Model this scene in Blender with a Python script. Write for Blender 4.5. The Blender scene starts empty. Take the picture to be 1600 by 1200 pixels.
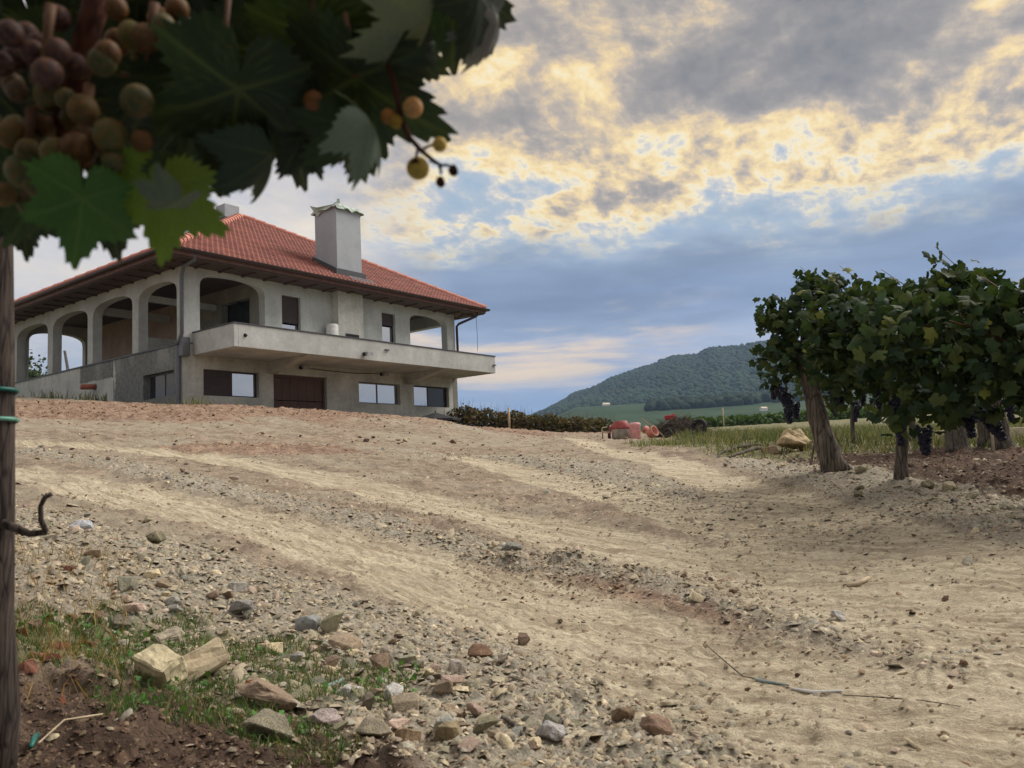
import bpy, bmesh, math, random
import numpy as np
from mathutils import Vector, Matrix
random.seed(7); rng = np.random.default_rng(7)
SC = bpy.context.scene; COL = SC.collection
R_ = math.radians
# ------------------------------------------------------------------ camera
F = 1250.0                                   # focal length in photo pixels (1600 wide)
PITCH, ROLL, YAW = R_(5.938), R_(-2.695), R_(37.153)
def cam_axes(p, r):
    cp, sp = math.cos(p), math.sin(p); f = np.array([0, cp, sp]); rt = np.array([1, 0, 0.]); up = np.array([0, -sp, cp])
    c, s = math.cos(r), math.sin(r)
    return c*rt+s*up, -s*rt+c*up, f
RT, UP, FW = cam_axes(PITCH, ROLL)
cam_d = bpy.data.cameras.new('camera'); cam = bpy.data.objects.new('camera', cam_d); COL.objects.link(cam)
cam.matrix_world = Matrix(((RT[0], UP[0], -FW[0], 0), (RT[1], UP[1], -FW[1], 0), (RT[2], UP[2], -FW[2], 0), (0, 0, 0, 1)))
cam_d.sensor_width = 36.0; cam_d.lens = 36.0*F/1600.0; cam_d.clip_start = 0.02; cam_d.clip_end = 9000
cam_d.dof.use_dof = True; cam_d.dof.focus_distance = 14.0; cam_d.dof.aperture_fstop = 11.0
SC.camera = cam
def ray(px, py):                             # direction with unit depth
    return RT*((px-800)/F) + UP*((600-py)/F) + FW
def at(px, py, d): return ray(px, py)*d
# ------------------------------------------------------------------ light and exposure
SC.view_settings.view_transform = 'Standard'; SC.view_settings.look = 'None'
SC.view_settings.gamma = 1.0; SC.view_settings.use_curve_mapping = False
SC.view_settings.exposure = 1.55
SKY_GAIN = 0.365                               # cloud radiance, scaled for the exposure above
SUN_AZ, SUN_EL = 62.0, 48.0                   # degrees right of the view, above the horizon
SUN_STRENGTH = 1.5
sd = bpy.data.lights.new('sun', 'SUN'); sd.energy = SUN_STRENGTH; sd.angle = R_(38); sd.color = (1.0, 0.96, 0.90)
sun = bpy.data.objects.new('sun', sd); COL.objects.link(sun)
_a, _e = R_(SUN_AZ), R_(SUN_EL)
SUN_DIR = Vector((math.sin(_a)*math.cos(_e), math.cos(_a)*math.cos(_e), math.sin(_e)))
sun.rotation_euler = SUN_DIR.to_track_quat('Z', 'Y').to_euler(); sun.location = SUN_DIR*60
SC.cycles.use_denoising = True
SC.cycles.max_bounces = 6; SC.cycles.volume_bounces = 0; SC.cycles.transparent_max_bounces = 4
SC.cycles.caustics_reflective = False; SC.cycles.caustics_refractive = False

def lin(r, g, b): return tuple(((c/255)/12.92 if c/255 <= .04045 else ((c/255+.055)/1.055)**2.4) for c in (r, g, b))
class NT:                                     # tiny node-tree writer
    def __init__(s, tree): s.t = tree; s.n = tree.nodes; s.l = tree.links
    def new(s, typ, **kw):
        n = s.n.new(typ)
        for k, v in kw.items(): setattr(n, k, v)
        return n
    def put(s, sock, v):
        if hasattr(v, 'is_linked') or isinstance(v, bpy.types.NodeSocket): s.l.new(v, sock)
        elif v is not None: sock.default_value = v
    def m(s, op, a, b=None, c=None, clamp=False):
        n = s.new('ShaderNodeMath', operation=op, use_clamp=clamp)
        for i, v in enumerate((a, b, c)):
            if v is not None: s.put(n.inputs[i], v)
        return n.outputs[0]
    def step(s, x, a, b, o0=0., o1=1.):       # smooth step
        n = s.new('ShaderNodeMapRange', interpolation_type='SMOOTHSTEP')
        s.put(n.inputs[0], x); s.put(n.inputs[1], a); s.put(n.inputs[2], b); s.put(n.inputs[3], o0); s.put(n.inputs[4], o1)
        return n.outputs[0]
    def mix(s, f, a, b, mode='MIX'):
        n = s.new('ShaderNodeMix', data_type='RGBA', blend_type=mode)
        s.put(n.inputs[0], f); s.put(n.inputs[6], a if not isinstance(a, tuple) else a[:3]+(1,)); s.put(n.inputs[7], b if not isinstance(b, tuple) else b[:3]+(1,))
        return n.outputs[2]
    def noise(s, vec, scale, detail=4, rough=.55, dist=0., out=0):
        n = s.new('ShaderNodeTexNoise'); s.put(n.inputs['Vector'], vec); n.inputs['Scale'].default_value = scale
        n.inputs['Detail'].default_value = detail; n.inputs['Roughness'].default_value = rough; n.inputs['Distortion'].default_value = dist
        return n.outputs[out]
    def voro(s, vec, scale, feature='F1', out=0, rand=1.):
        n = s.new('ShaderNodeTexVoronoi', feature=feature); s.put(n.inputs['Vector'], vec); n.inputs['Scale'].default_value = scale
        n.inputs['Randomness'].default_value = rand
        return n.outputs[out]
    def comb(s, x, y, z=0.):
        n = s.new('ShaderNodeCombineXYZ'); s.put(n.inputs[0], x); s.put(n.inputs[1], y); s.put(n.inputs[2], z); return n.outputs[0]
    def sep(s, v):
        n = s.new('ShaderNodeSeparateXYZ'); s.put(n.inputs[0], v); return n.outputs
    def vmul(s, v, f3):
        n = s.new('ShaderNodeVectorMath', operation='MULTIPLY'); s.put(n.inputs[0], v); n.inputs[1].default_value = f3; return n.outputs[0]
    def ramp(s, x, stops):
        n = s.new('ShaderNodeValToRGB'); s.put(n.inputs[0], x); e = n.color_ramp.elements
        while len(e) < len(stops): e.new(0.5)
        for i, (p, c) in enumerate(stops): e[i].position = p; e[i].color = tuple(c)+(1,)
        return n.outputs[0]
# ------------------------------------------------------------------ sky: daylight plus broken evening cloud
W = bpy.data.worlds.new('World'); SC.world = W; W.use_nodes = True
W.node_tree.nodes.clear(); w = NT(W.node_tree)
sky = w.new('ShaderNodeTexSky', sky_type='NISHITA'); sky.sun_disc = False
sky.sun_elevation = R_(SUN_EL); sky.sun_rotation = R_(SUN_AZ)
tc = w.new('ShaderNodeTexCoord').outputs['Generated']
X, Y, Z = w.sep(tc)
hr = w.m('SQRT', w.m('ADD', w.m('MULTIPLY', X, X), w.m('MULTIPLY', Y, Y)))
T = w.m('DIVIDE', Z, w.m('MAXIMUM', hr, .05)); T = w.m('MAXIMUM', T, 0.0)
AZ = w.m('ARCTAN2', X, Y)
dz = w.m('ADD', w.m('MAXIMUM', Z, 0.), .15)
P = w.comb(w.m('DIVIDE', X, dz), w.m('DIVIDE', Y, dz), 0.)
PS = w.vmul(P, (1.0, 1.15, 1.0))
warp = w.noise(w.comb(AZ, w.m('MULTIPLY', T, 2.2), 3.1), 2.6, 5, .6)
P2 = w.comb(w.m('DIVIDE', X, w.m('ADD', dz, .12)), w.m('DIVIDE', Y, w.m('ADD', dz, .12)), .5)
PR = w.new('ShaderNodeVectorRotate', rotation_type='Z_AXIS'); w.put(PR.inputs[0], P2); PR.inputs['Angle'].default_value = .5
fine = w.noise(PS, 2.5, 12, .60, .3)
finer = w.noise(w.vmul(PR.outputs[0], (1.7, 1., 1.)), 13., 9, .62, .25)
low = w.noise(w.comb(AZ, w.m('MULTIPLY', T, 7.), 7.7), 2.2, 5, .55)
CEN = lambda n, k: w.m('MULTIPLY', w.m('SUBTRACT', n, .5), k)
Tw = w.m('ADD', T, w.m('MULTIPLY', w.m('SUBTRACT', warp, .5), w.step(T, .05, .35, .03, .14)))
Tw = w.m('ADD', Tw, w.m('MULTIPLY', w.m('SUBTRACT', fine, .5), w.step(T, .08, .33, .03, .12)))
Tw = w.m('ADD', Tw, CEN(low, .05))
# low bank and the clear blue under it
base = w.ramp(w.m('DIVIDE', Tw, .8, clamp=True), [(p/.8, lin(*c)) for p, c in [
    (.0, (132, 164, 204)), (.05, (124, 158, 204)), (.095, (140, 164, 202)), (.125, (156, 170, 200)), (.15, (160, 172, 198)), (.175, (140, 158, 188)),
    (.20, (122, 141, 173)), (.25, (132, 149, 176)), (.275, (148, 165, 186)), (.30, (164, 184, 202)), (.8, (164, 184, 202))]])
lsh = w.step(w.noise(w.comb(AZ, w.m('MULTIPLY', T, 5.), 2.2), 4.5, 8, .6, .3), .30, .70, .86, 1.18)
base = w.mix(1., base, w.comb(lsh, lsh, w.m('MULTIPLY', lsh, .995)), 'MULTIPLY')
# broken layer above: thin cloud glows warm, thick cloud is grey, gaps show blue
Tb = w.m('ADD', T, CEN(warp, .10))
bias = w.ramp(w.m('DIVIDE', Tb, .8, clamp=True), [(p/.8, (v, v, v)) for p, v in [(.24, .22), (.27, .30), (.295, .39), (.33, .455), (.365, .49), (.40, .57), (.44, .66), (.60, .70), (.8, .70)]])
heavy = w.m('MULTIPLY', w.step(w.m('ADD', AZ, CEN(warp, .3)), .0, .40, -.09, .10), w.step(T, .37, .46))
D = w.m('ADD', w.m('ADD', bias, heavy), w.m('ADD', w.m('MULTIPLY', CEN(fine, 1.), w.step(T, .34, .48, 1.25, 1.35)), w.m('MULTIPLY', CEN(finer, 1.), w.step(T, .33, .46, .74, .46))))
layer = w.ramp(D, [(p, lin(*c)) for p, c in [(.12, (160, 182, 202)), (.28, (178, 191, 203)), (.37, (220, 214, 204)), (.42, (255, 240, 200)), (.48, (255, 226, 160)), (.54, (228, 202, 158)), (.60, (192, 177, 157)), (.66, (168, 158, 147)), (.76, (147, 141, 135)), (.95, (122, 120, 119))]])
base2 = w.mix(w.step(Tw, .250, .325), base, layer)
# pale soft cloud on the left, over the house
pd_ = w.m('ADD', w.noise(w.comb(AZ, w.m('MULTIPLY', T, 2.2), 1.3), 3.2, 7, .58), CEN(finer, .22))
pale = w.ramp(pd_, [(.32, lin(176, 182, 196)), (.45, lin(206, 204, 207)), (.58, lin(230, 222, 215)), (.70, lin(250, 234, 210))])
lf = w.m('MULTIPLY', w.m('MAXIMUM', w.step(w.m('ADD', AZ, CEN(warp, .35)), -.05, -.26), w.step(AZ, .95, 1.3)), w.step(Tw, .04, .12))
base2 = w.mix(w.m('MULTIPLY', lf, .86), base2, pale)
# streaks low down, brightest right of the house
stre = w.m('MULTIPLY', w.step(w.noise(w.comb(AZ, w.m('MULTIPLY', T, 8.), .4), 3.6, 8, .62, .3), .46, .66), w.m('MULTIPLY', w.step(Tw, .070, .12), w.step(Tw, .205, .165)))
base2 = w.mix(w.m('MULTIPLY', stre, w.step(AZ, .34, .02, .25, 1.)), base2, lin(248, 220, 186))
bg1 = w.new('ShaderNodeBackground'); w.put(bg1.inputs[0], sky.outputs[0]); bg1.inputs[1].default_value = .06
bg2 = w.new('ShaderNodeBackground'); w.put(bg2.inputs[0], base2); bg2.inputs[1].default_value = SKY_GAIN
mx = w.new('ShaderNodeMixShader'); mx.inputs[0].default_value = .93
w.l.new(bg1.outputs[0], mx.inputs[1]); w.l.new(bg2.outputs[0], mx.inputs[2])
wo = w.new('ShaderNodeOutputWorld'); w.l.new(mx.outputs[0], wo.inputs[0])
W.cycles.sampling_method = 'MANUAL'; W.cycles.sample_map_resolution = 512

# ------------------------------------------------------------------ object helpers
def link(name, me, mat=None, parent=None, loc=None, kind=None, label=None, cat=None, group=None, color=None):
    o = bpy.data.objects.new(name, me); COL.objects.link(o)
    if mat is not None and me is not None and len(me.materials) == 0: me.materials.append(mat)
    if parent is not None: o.parent = parent
    if loc is not None: o.location = loc
    if kind: o['kind'] = kind
    if label: o['label'] = label
    if cat: o['category'] = cat
    if group: o['group'] = group
    if color is not None: o.color = tuple(color)[:3]+(1,)
    return o
def empty(name, loc, label, cat, group=None, rz=0.):
    o = bpy.data.objects.new(name, None); COL.objects.link(o); o.location = loc; o.rotation_euler = (0, 0, rz); o.empty_display_size = .1
    o['label'] = label; o['category'] = cat
    if group: o['group'] = group
    return o
def mesh_np(name, V, Fc, smooth=False, cols=None, attrs=None):
    """V (n,3), Fc (m,k) faces with constant k"""
    V = np.asarray(V, np.float32); Fc = np.asarray(Fc, np.int32); me = bpy.data.meshes.new(name)
    me.vertices.add(len(V)); me.vertices.foreach_set('co', V.ravel())
    m, k = Fc.shape
    me.loops.add(m*k); me.loops.foreach_set('vertex_index', Fc.ravel())
    me.polygons.add(m); me.polygons.foreach_set('loop_start', np.arange(0, m*k, k, dtype=np.int32))
    try: me.polygons.foreach_set('loop_total', np.full(m, k, np.int32))
    except Exception: pass
    if smooth: me.polygons.foreach_set('use_smooth', np.ones(m, bool))
    if cols is not None:
        a = me.color_attributes.new('Col', 'FLOAT_COLOR', 'POINT'); c = np.ones((len(V), 4), np.float32); c[:, :3] = cols
        a.data.foreach_set('color', c.ravel())
    for n, vals in (attrs or {}).items():
        a = me.attributes.new(n, 'FLOAT', 'POINT'); a.data.foreach_set('value', np.asarray(vals, np.float32))
    me.update(calc_edges=True); me.validate(); return me
class MB:                                     # collects polygons into one mesh
    def __init__(s, sc=1.0): s.v = []; s.f = []; s.sc = sc
    def add(s, vs, fs):
        b = len(s.v); s.v += [tuple(np.array(p, float)*s.sc) for p in vs]; s.f += [tuple(b+i for i in q) for q in fs]; return s
    def box(s, x0, x1, y0, y1, z0, z1):
        v = [(x, y, z) for z in (z0, z1) for y in (y0, y1) for x in (x0, x1)]
        return s.add(v, [(0, 2, 3, 1), (4, 5, 7, 6), (0, 1, 5, 4), (2, 6, 7, 3), (0, 4, 6, 2), (1, 3, 7, 5)])
    def prism(s, poly, axis, a, b):           # poly of 2D points extruded along axis between a and b
        n = len(poly)
        def P(p, t): return (t, p[0], p[1]) if axis == 'x' else ((p[0], t, p[1]) if axis == 'y' else (p[0], p[1], t))
        v = [P(p, a) for p in poly]+[P(p, b) for p in poly]
        f = [tuple(range(n))[::-1], tuple(range(n, 2*n))]+[(i, (i+1) % n, n+(i+1) % n, n+i) for i in range(n)]
        return s.add(v, f)
    def tube(s, pts, rad, n=8, cap=True):
        pts = [Vector(p) for p in pts]; rad = rad if hasattr(rad, '__len__') else [rad]*len(pts); v = []; f = []
        pr = None
        for i, p in enumerate(pts):
            t = (pts[min(i+1, len(pts)-1)]-pts[max(i-1, 0)]).normalized()
            if pr is None: pr = t.orthogonal().normalized()
            else: pr = (pr - t*pr.dot(t)).normalized()
            q = t.cross(pr)
            for k in range(n):
                a = 2*math.pi*k/n; v.append(tuple(p+(pr*math.cos(a)+q*math.sin(a))*rad[i]))
        for i in range(len(pts)-1):
            for k in range(n): f.append((i*n+k, i*n+(k+1) % n, (i+1)*n+(k+1) % n, (i+1)*n+k))
        if cap: f += [tuple(range(n))[::-1], tuple(range((len(pts)-1)*n, len(pts)*n))]
        return s.add(v, f)
    def lathe(s, prof, n=20, org=(0, 0, 0)):
        v = []; f = []
        for r, z in prof:
            for k in range(n): v.append((org[0]+r*math.cos(2*math.pi*k/n), org[1]+r*math.sin(2*math.pi*k/n), org[2]+z))
        for i in range(len(prof)-1):
            for k in range(n): f.append((i*n+k, i*n+(k+1) % n, (i+1)*n+(k+1) % n, (i+1)*n+k))
        f += [tuple(range(n))[::-1], tuple(range((len(prof)-1)*n, len(prof)*n))]
        return s.add(v, f)
    def mesh(s, name, smooth=False, bevel=0.):
        me = bpy.data.meshes.new(name); me.from_pydata(s.v, [], s.f); me.update()
        bm = bmesh.new(); bm.from_mesh(me); bmesh.ops.recalc_face_normals(bm, faces=bm.faces)
        if bevel: bmesh.ops.bevel(bm, geom=bm.edges[:], offset=bevel, segments=1, affect='EDGES', clamp_overlap=True)
        bm.to_mesh(me); bm.free()
        if smooth: me.polygons.foreach_set('use_smooth', np.ones(len(me.polygons), bool))
        return me
    def obj(s, name, mat, parent=None, smooth=False, bevel=0., **kw): return link(name, s.mesh(name, smooth, bevel), mat, parent, **kw)
# numpy value noise
def _h(ix, iy, s):
    n = (ix*374761393 + iy*668265263 + s*982451653) & 0xffffffff
    n = ((n ^ (n >> 13))*1274126177) & 0xffffffff
    return ((n ^ (n >> 16)) & 0xffff)/65535.0
def vnoise(x, y, s=0):
    x = np.asarray(x, float); y = np.asarray(y, float)
    ix = np.floor(x).astype(np.int64); iy = np.floor(y).astype(np.int64); fx = x-ix; fy = y-iy
    fx = fx*fx*fx*(fx*(fx*6-15)+10); fy = fy*fy*fy*(fy*(fy*6-15)+10)
    a = _h(ix, iy, s); b = _h(ix+1, iy, s); c = _h(ix, iy+1, s); d = _h(ix+1, iy+1, s)
    return (a+(b-a)*fx)*(1-fy)+(c+(d-c)*fx)*fy
def fbm(x, y, o=4, s=0, g=.5):
    t = 0.; a = 1.; n = 0.
    for i in range(o): t = t+a*vnoise(x*2**i+i*17.3, y*2**i-i*9.1, s+i); n += a; a *= g
    return t/n
def sstep(x, a, b): t = np.clip((x-a)/(b-a), 0, 1); return t*t*(3-2*t)

# ------------------------------------------------------------------ materials
def mat(name, build):
    m = bpy.data.materials.new(name); m.use_nodes = True; m.node_tree.nodes.clear(); t = NT(m.node_tree)
    out = t.new('ShaderNodeOutputMaterial'); sh = build(t); t.l.new(sh, out.inputs[0]); return m
def pbsdf(t, col, rough=.8, bump=None, bstr=.3, bdist=.01, metal=0., spec=.3):
    b = t.new('ShaderNodeBsdfPrincipled'); t.put(b.inputs['Base Color'], col if not isinstance(col, tuple) else col[:3]+(1,))
    t.put(b.inputs['Roughness'], rough); t.put(b.inputs['Metallic'], metal); b.inputs['Specular IOR Level'].default_value = spec
    if bump is not None:
        n = t.new('ShaderNodeBump'); n.inputs['Strength'].default_value = bstr; n.inputs['Distance'].default_value = bdist
        t.put(n.inputs['Height'], bump); t.l.new(n.outputs[0], b.inputs['Normal'])
    return b.outputs[0]
def objc(t): return t.new('ShaderNodeTexCoord').outputs['Object']
def worldp(t): return t.new('ShaderNodeNewGeometry').outputs['Position']
def plain(name, c, rough=.7, var=.25, scale=6., metal=0., bstr=.15, spec=.3):
    def b(t):
        o = objc(t); n = t.noise(o, scale, 6, .6); n2 = t.noise(o, scale*9, 3, .6)
        f = t.m('MULTIPLY', t.step(n, .3, .7, 1-var, 1+var), t.step(n2, .25, .75, 1-var*.5, 1+var*.5))
        return pbsdf(t, t.mix(1., c, t.comb(f, f, f), 'MULTIPLY'), rough, n2, bstr, .01, metal, spec)
    return mat(name, b)
def plaster(name, c, damp=None, var=.16):
    def b(t):
        o = objc(t); x, y, z = t.sep(o)
        n = t.noise(o, .9, 6, .62); n2 = t.noise(o, 7., 5, .65); n3 = t.noise(o, 60., 3, .6)
        st = t.noise(t.vmul(o, (2.2, 2.2, .30)), 1.2, 4, .5)
        f = t.m('MULTIPLY', t.step(n, .28, .72, 1-var*1.2, 1+var), t.step(n2, .25, .75, 1-var*.55, 1+var*.5))
        f = t.m('MULTIPLY', f, t.step(st, .30, .62, 1-var*.5, 1.03))
        col = t.mix(1., c, t.comb(f, f, t.m('MULTIPLY', f, .99)), 'MULTIPLY')
        if damp: col = damp(t, o, x, y, z, col, n, n2)
        return pbsdf(t, col, .88, t.m('ADD', n2, t.m('MULTIPLY', n3, .5)), .35, .012, spec=.2)
    return mat(name, b)
def damp_left(t, o, x, y, z, col, n, n2):
    # newer, darker render on the lower left wall, with the edge of the trowelled patch
    jag = t.m('MULTIPLY', t.m('SUBTRACT', t.noise(o, 1.6, 4, .6), .5), .7)
    lim = t.m('MULTIPLY', t.step(t.m('ADD', y, jag), 7.35, 7.45, 1., 0.), t.step(t.m('ADD', z, t.m('MULTIPLY', jag, .35)), t.step(t.m('ADD', y, t.m('MULTIPLY', jag, .3)), 4.55, 4.75, -.6, 1.42), t.step(y, 4.5, 4.8, -.5, 1.47)))
    patch = t.mix(t.step(n2, .3, .7), lin(96, 98, 94), lin(124, 126, 122))
    pale = t.m('MULTIPLY', t.step(t.noise(t.vmul(o, (1, 1.2, .5)), .9, 4, .5), .45, .7), t.m('MULTIPLY', t.step(z, 1.0, 2.0), .55))
    patch = t.mix(pale, patch, lin(158, 158, 153))
    return t.mix(lim, col, patch)
M = {}
M['plaster'] = plaster('cement_render', lin(178, 177, 169), var=.2)
M['plaster_left'] = plaster('cement_render_left', lin(180, 180, 174), damp_left)
M['plaster_smooth'] = plaster('smooth_render', lin(177, 178, 174), var=.14)
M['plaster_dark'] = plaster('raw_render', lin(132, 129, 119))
M['block'] = plaster('inner_render', lin(160, 140, 126))
M['zinc'] = plain('zinc_coated_chimney', lin(160, 164, 168), .6, .08, 1.2)
M['gutter'] = plain('dark_brown_gutter', lin(52, 36, 34), .38, .2, 3., spec=.5)
M['coping'] = plain('dark_coping_metal', lin(74, 74, 76), .45, .15, 3.)
M['fascia'] = plain('brown_fascia_board', lin(104, 76, 68), .6, .2, 5.)
M['rafter'] = plain('dark_rafter_wood', lin(72, 58, 52), .7, .3, 5.)
M['soffit'] = plain('soffit_boards', lin(76, 62, 56), .7, .25, 5.)
M['shutter'] = plain('brown_roller_shutter', lin(66, 54, 52), .5, .12, 6.)
M['frame'] = plain('brown_window_frame', lin(50, 40, 40), .45, .15, 6.)
M['frame_grey'] = plain('grey_window_frame', lin(110, 106, 104), .45, .15, 6.)
M['dark'] = plain('unlit_interior', lin(40, 38, 36), .9, .2, 2.)  # dark base colour stands in for the shade inside openings
M['pipe_red'] = plain('orange_drain_pipe', lin(158, 92, 74), .5, .2, 5.)
M['pipe_grey'] = plain('grey_downpipe', lin(98, 98, 102), .4, .12, 5., metal=.3)
M['lamp'] = plain('lamp_housing', lin(150, 150, 150), .4, .1, 5.)
M['black'] = plain('black_cloth', lin(34, 34, 37), .8, .2, 5.)
M['white'] = plain('white_plastic', lin(214, 212, 206), .5, .12, 8.)
M['concrete'] = plain('pale_concrete', lin(200, 186, 160), .85, .2, 4.)
M['mixer_red'] = plain('faded_red_paint', lin(150, 72, 68), .5, .25, 8.)
M['mixer_grey'] = plain('cement_crusted_steel', lin(150, 142, 130), .75, .3, 8.)
M['pink'] = plain('faded_pink_plastic', lin(206, 148, 146), .5, .15, 8.)
M['orange'] = plain('terracotta_orange_plastic', lin(186, 122, 104), .55, .2, 8.)
M['rubber'] = plain('black_rubber', lin(36, 35, 35), .75, .2, 8.)
M['teal'] = plain('teal_plastic_tie', lin(26, 92, 82), .4, .15, 20.)
M['teal_pale'] = plain('pale_green_plastic_tie', lin(98, 152, 132), .4, .15, 20.)
M['wire'] = plain('dark_wire', lin(46, 44, 44), .4, .2, 20., metal=.5)
M['wood'] = plain('weathered_wood', lin(176, 158, 130), .8, .25, 8.)
M['blue'] = plain('blue_grey_scrap', lin(138, 152, 148), .5, .15, 10.)
def glassb(t):
    d = t.new('ShaderNodeBsdfDiffuse'); d.inputs[0].default_value = lin(60, 62, 66)+(1,)
    g = t.new('ShaderNodeBsdfGlossy'); g.inputs[0].default_value = (.95, .95, .95, 1); g.inputs['Roughness'].default_value = .04
    fr = t.new('ShaderNodeFresnel'); fr.inputs[0].default_value = 2.6
    f = t.m('ADD', t.m('MULTIPLY', fr.outputs[0], .9), .38, clamp=True)
    m = t.new('ShaderNodeMixShader'); t.put(m.inputs[0], f); t.l.new(d.outputs[0], m.inputs[1]); t.l.new(g.outputs[0], m.inputs[2]); return m.outputs[0]
M['glass'] = mat('window_glass', glassb)
def glassd(t): return pbsdf(t, lin(44, 48, 48), .08, spec=.5)
M['glass_dark'] = mat('dark_window_glass', glassd)
def tileb(t):
    o = objc(t); a = t.new('ShaderNodeAttribute', attribute_name='Col').outputs[0]
    n = t.noise(o, 1.1, 5, .6); n2 = t.noise(o, 22., 4, .6)
    f = t.m('MULTIPLY', t.step(n, .3, .7, .86, 1.12), t.step(n2, .25, .75, .88, 1.1))
    return pbsdf(t, t.mix(1., a, t.comb(f, f, f), 'MULTIPLY'), .72, n2, .2, .005)
M['tile'] = mat('red_clay_tile', tileb)
M['ridge'] = plain('sky_lit_clay_ridge_tile', lin(186, 122, 104), .7, .16, 5.)  # clay red lightened to paint in the sky light on the hip caps
def woodb(t):
    o = objc(t); g = t.noise(t.vmul(o, (9, 9, .7)), 2.5, 6, .6); n = t.noise(o, 1.3, 3, .5)
    c = t.mix(g, lin(62, 43, 35), lin(100, 70, 54)); f = t.step(n, .3, .7, .85, 1.12)
    return pbsdf(t, t.mix(1., c, t.comb(f, f, f), 'MULTIPLY'), .55, g, .3, .004)
M['door'] = mat('brown_door_wood', woodb)
def barkb(c0, c1, sx=26., z=2.2, bd=.02):
    def b(t):
        o = objc(t); v = t.vmul(o, (sx, sx, z))
        g = t.noise(v, 1., 6, .65, .4); c = t.voro(v, .8, 'DISTANCE_TO_EDGE'); n = t.noise(o, 5., 4, .6)
        h = t.m('ADD', g, t.m('MULTIPLY', t.step(c, 0, .12), .22))
        col = t.mix(t.step(h, .35, 1.0), c0, c1); f = t.step(n, .3, .7, .78, 1.18)
        return pbsdf(t, t.mix(1., col, t.comb(f, f, f), 'MULTIPLY'), .9, h, .9, bd, spec=.15)
    return b
M['bark'] = mat('shaggy_vine_bark', barkb(lin(62, 56, 50), lin(132, 122, 110), 40., 3.))
M['bark_near'] = mat('brown_vine_bark', barkb(lin(38, 33, 33), lin(96, 84, 76), 160., 12., .002))
M['cane'] = mat('red_brown_cane', barkb(lin(52, 30, 24), lin(96, 58, 42), 150., 14., .001))
M['cane_far'] = plain('vine_shoot', lin(96, 66, 44), .7, .25, 8.)
def leafb(attr=None, trans=.35, rough=.5, spec=.3, veins=False):
    def b(t):
        o = objc(t)
        if attr: c = t.new('ShaderNodeAttribute', attribute_name=attr).outputs[0]
        else: c = t.new('ShaderNodeObjectInfo').outputs['Color']
        sc_ = 60. if veins else 14.
        n = t.noise(o, sc_, 4, .6); f = t.step(n, .3, .7, .8, 1.2)
        c = t.mix(1., c, t.comb(f, f, t.m('MULTIPLY', f, .95)), 'MULTIPLY'); bump = n
        if veins:
            ve = t.new('ShaderNodeAttribute', attribute_name='vein').outputs[2]
            c = t.mix(t.m('MULTIPLY', ve, .42), c, t.mix(.5, c, lin(150, 160, 90)))
            sp = t.m('MULTIPLY', t.step(t.noise(o, 26., 5, .6), .60, .68), .5); c = t.mix(sp, c, lin(78, 58, 30))
            bump = t.m('SUBTRACT', t.m('MULTIPLY', n, .6), t.m('MULTIPLY', ve, 1.))
        p = pbsdf(t, c, rough, bump, .5, .002 if veins else .01, spec=spec)
        tr = t.new('ShaderNodeBsdfTranslucent'); t.put(tr.inputs[0], t.mix(1., c, (1.25, 1.35, .55), 'MULTIPLY'))
        m = t.new('ShaderNodeMixShader'); m.inputs[0].default_value = trans; t.l.new(p, m.inputs[1]); t.l.new(tr.outputs[0], m.inputs[2]); return m.outputs[0]
    return b
M['leaf'] = mat('vine_leaf', leafb(None, .24, .65, .15))
M['leaf_near'] = mat('near_vine_leaf', leafb(None, .24, veins=True))
M['leaf_mass'] = mat('vine_leaf_mass', leafb('Col', .24, .65, .15))
M['grass'] = mat('grass_blades', leafb('Col', .3, .6, .2))
M['dry_leaf'] = mat('dry_leaf', leafb(None, .2, .8, .1))
def crownb(t):
    c = t.new('ShaderNodeAttribute', attribute_name='Col').outputs[0]; n = t.noise(worldp(t), .35, 4, .7)
    f = t.step(n, .3, .7, .6, 1.35)
    return pbsdf(t, t.mix(1., c, t.comb(f, f, f), 'MULTIPLY'), .9, n, .6, 1., spec=.1)
M['crown'] = mat('forest_crowns', crownb)
def stoneb(src):
    def b(t):
        o = objc(t) if src == 'obj' else worldp(t)
        c = t.new('ShaderNodeObjectInfo').outputs['Color'] if src == 'obj' else t.new('ShaderNodeAttribute', attribute_name='Col').outputs[0]
        sc_ = 2.2 if src == 'obj' else 60.
        n = t.noise(o, sc_, 6, .65, .3); n2 = t.noise(o, sc_*7, 4, .65)
        f = t.m('MULTIPLY', t.step(n, .3, .7, .70, 1.22), t.step(n2, .25, .75, .82, 1.15))
        c = t.mix(1., c, t.comb(f, f, t.m('MULTIPLY', f, .98)), 'MULTIPLY')
        dust = t.m('MULTIPLY', t.step(t.noise(o, sc_*1.7, 4, .6), .5, .66), .5); c = t.mix(dust, c, lin(150, 132, 104))
        return pbsdf(t, c, .88, t.m('ADD', n, t.m('MULTIPLY', n2, .6)), .55, .25 if src == 'obj' else .006, spec=.2)
    return b
M['stone'] = mat('field_stone', stoneb('obj'))
M['gravel'] = mat('loose_gravel', stoneb('world'))
def berryb(t):
    c = t.new('ShaderNodeObjectInfo').outputs['Color']; o = objc(t); n = t.noise(o, 2.2, 4, .6)
    c = t.mix(t.step(n, .42, .68), c, t.mix(.6, c, lin(130, 84, 46)))
    b = t.new('ShaderNodeBsdfPrincipled'); t.put(b.inputs['Base Color'], c); b.inputs['Roughness'].default_value = .6; b.inputs['Specular IOR Level'].default_value = .2
    b.inputs['Subsurface Weight'].default_value = .5; b.inputs['Subsurface Radius'].default_value = (1, .7, .25); b.inputs['Subsurface Scale'].default_value = .006
    return b.outputs[0]
M['berry'] = mat('grape_skin', berryb)
M['berry_dark'] = plain('blue_black_grape', lin(34, 34, 52), .5, .3, 30.)
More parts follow.
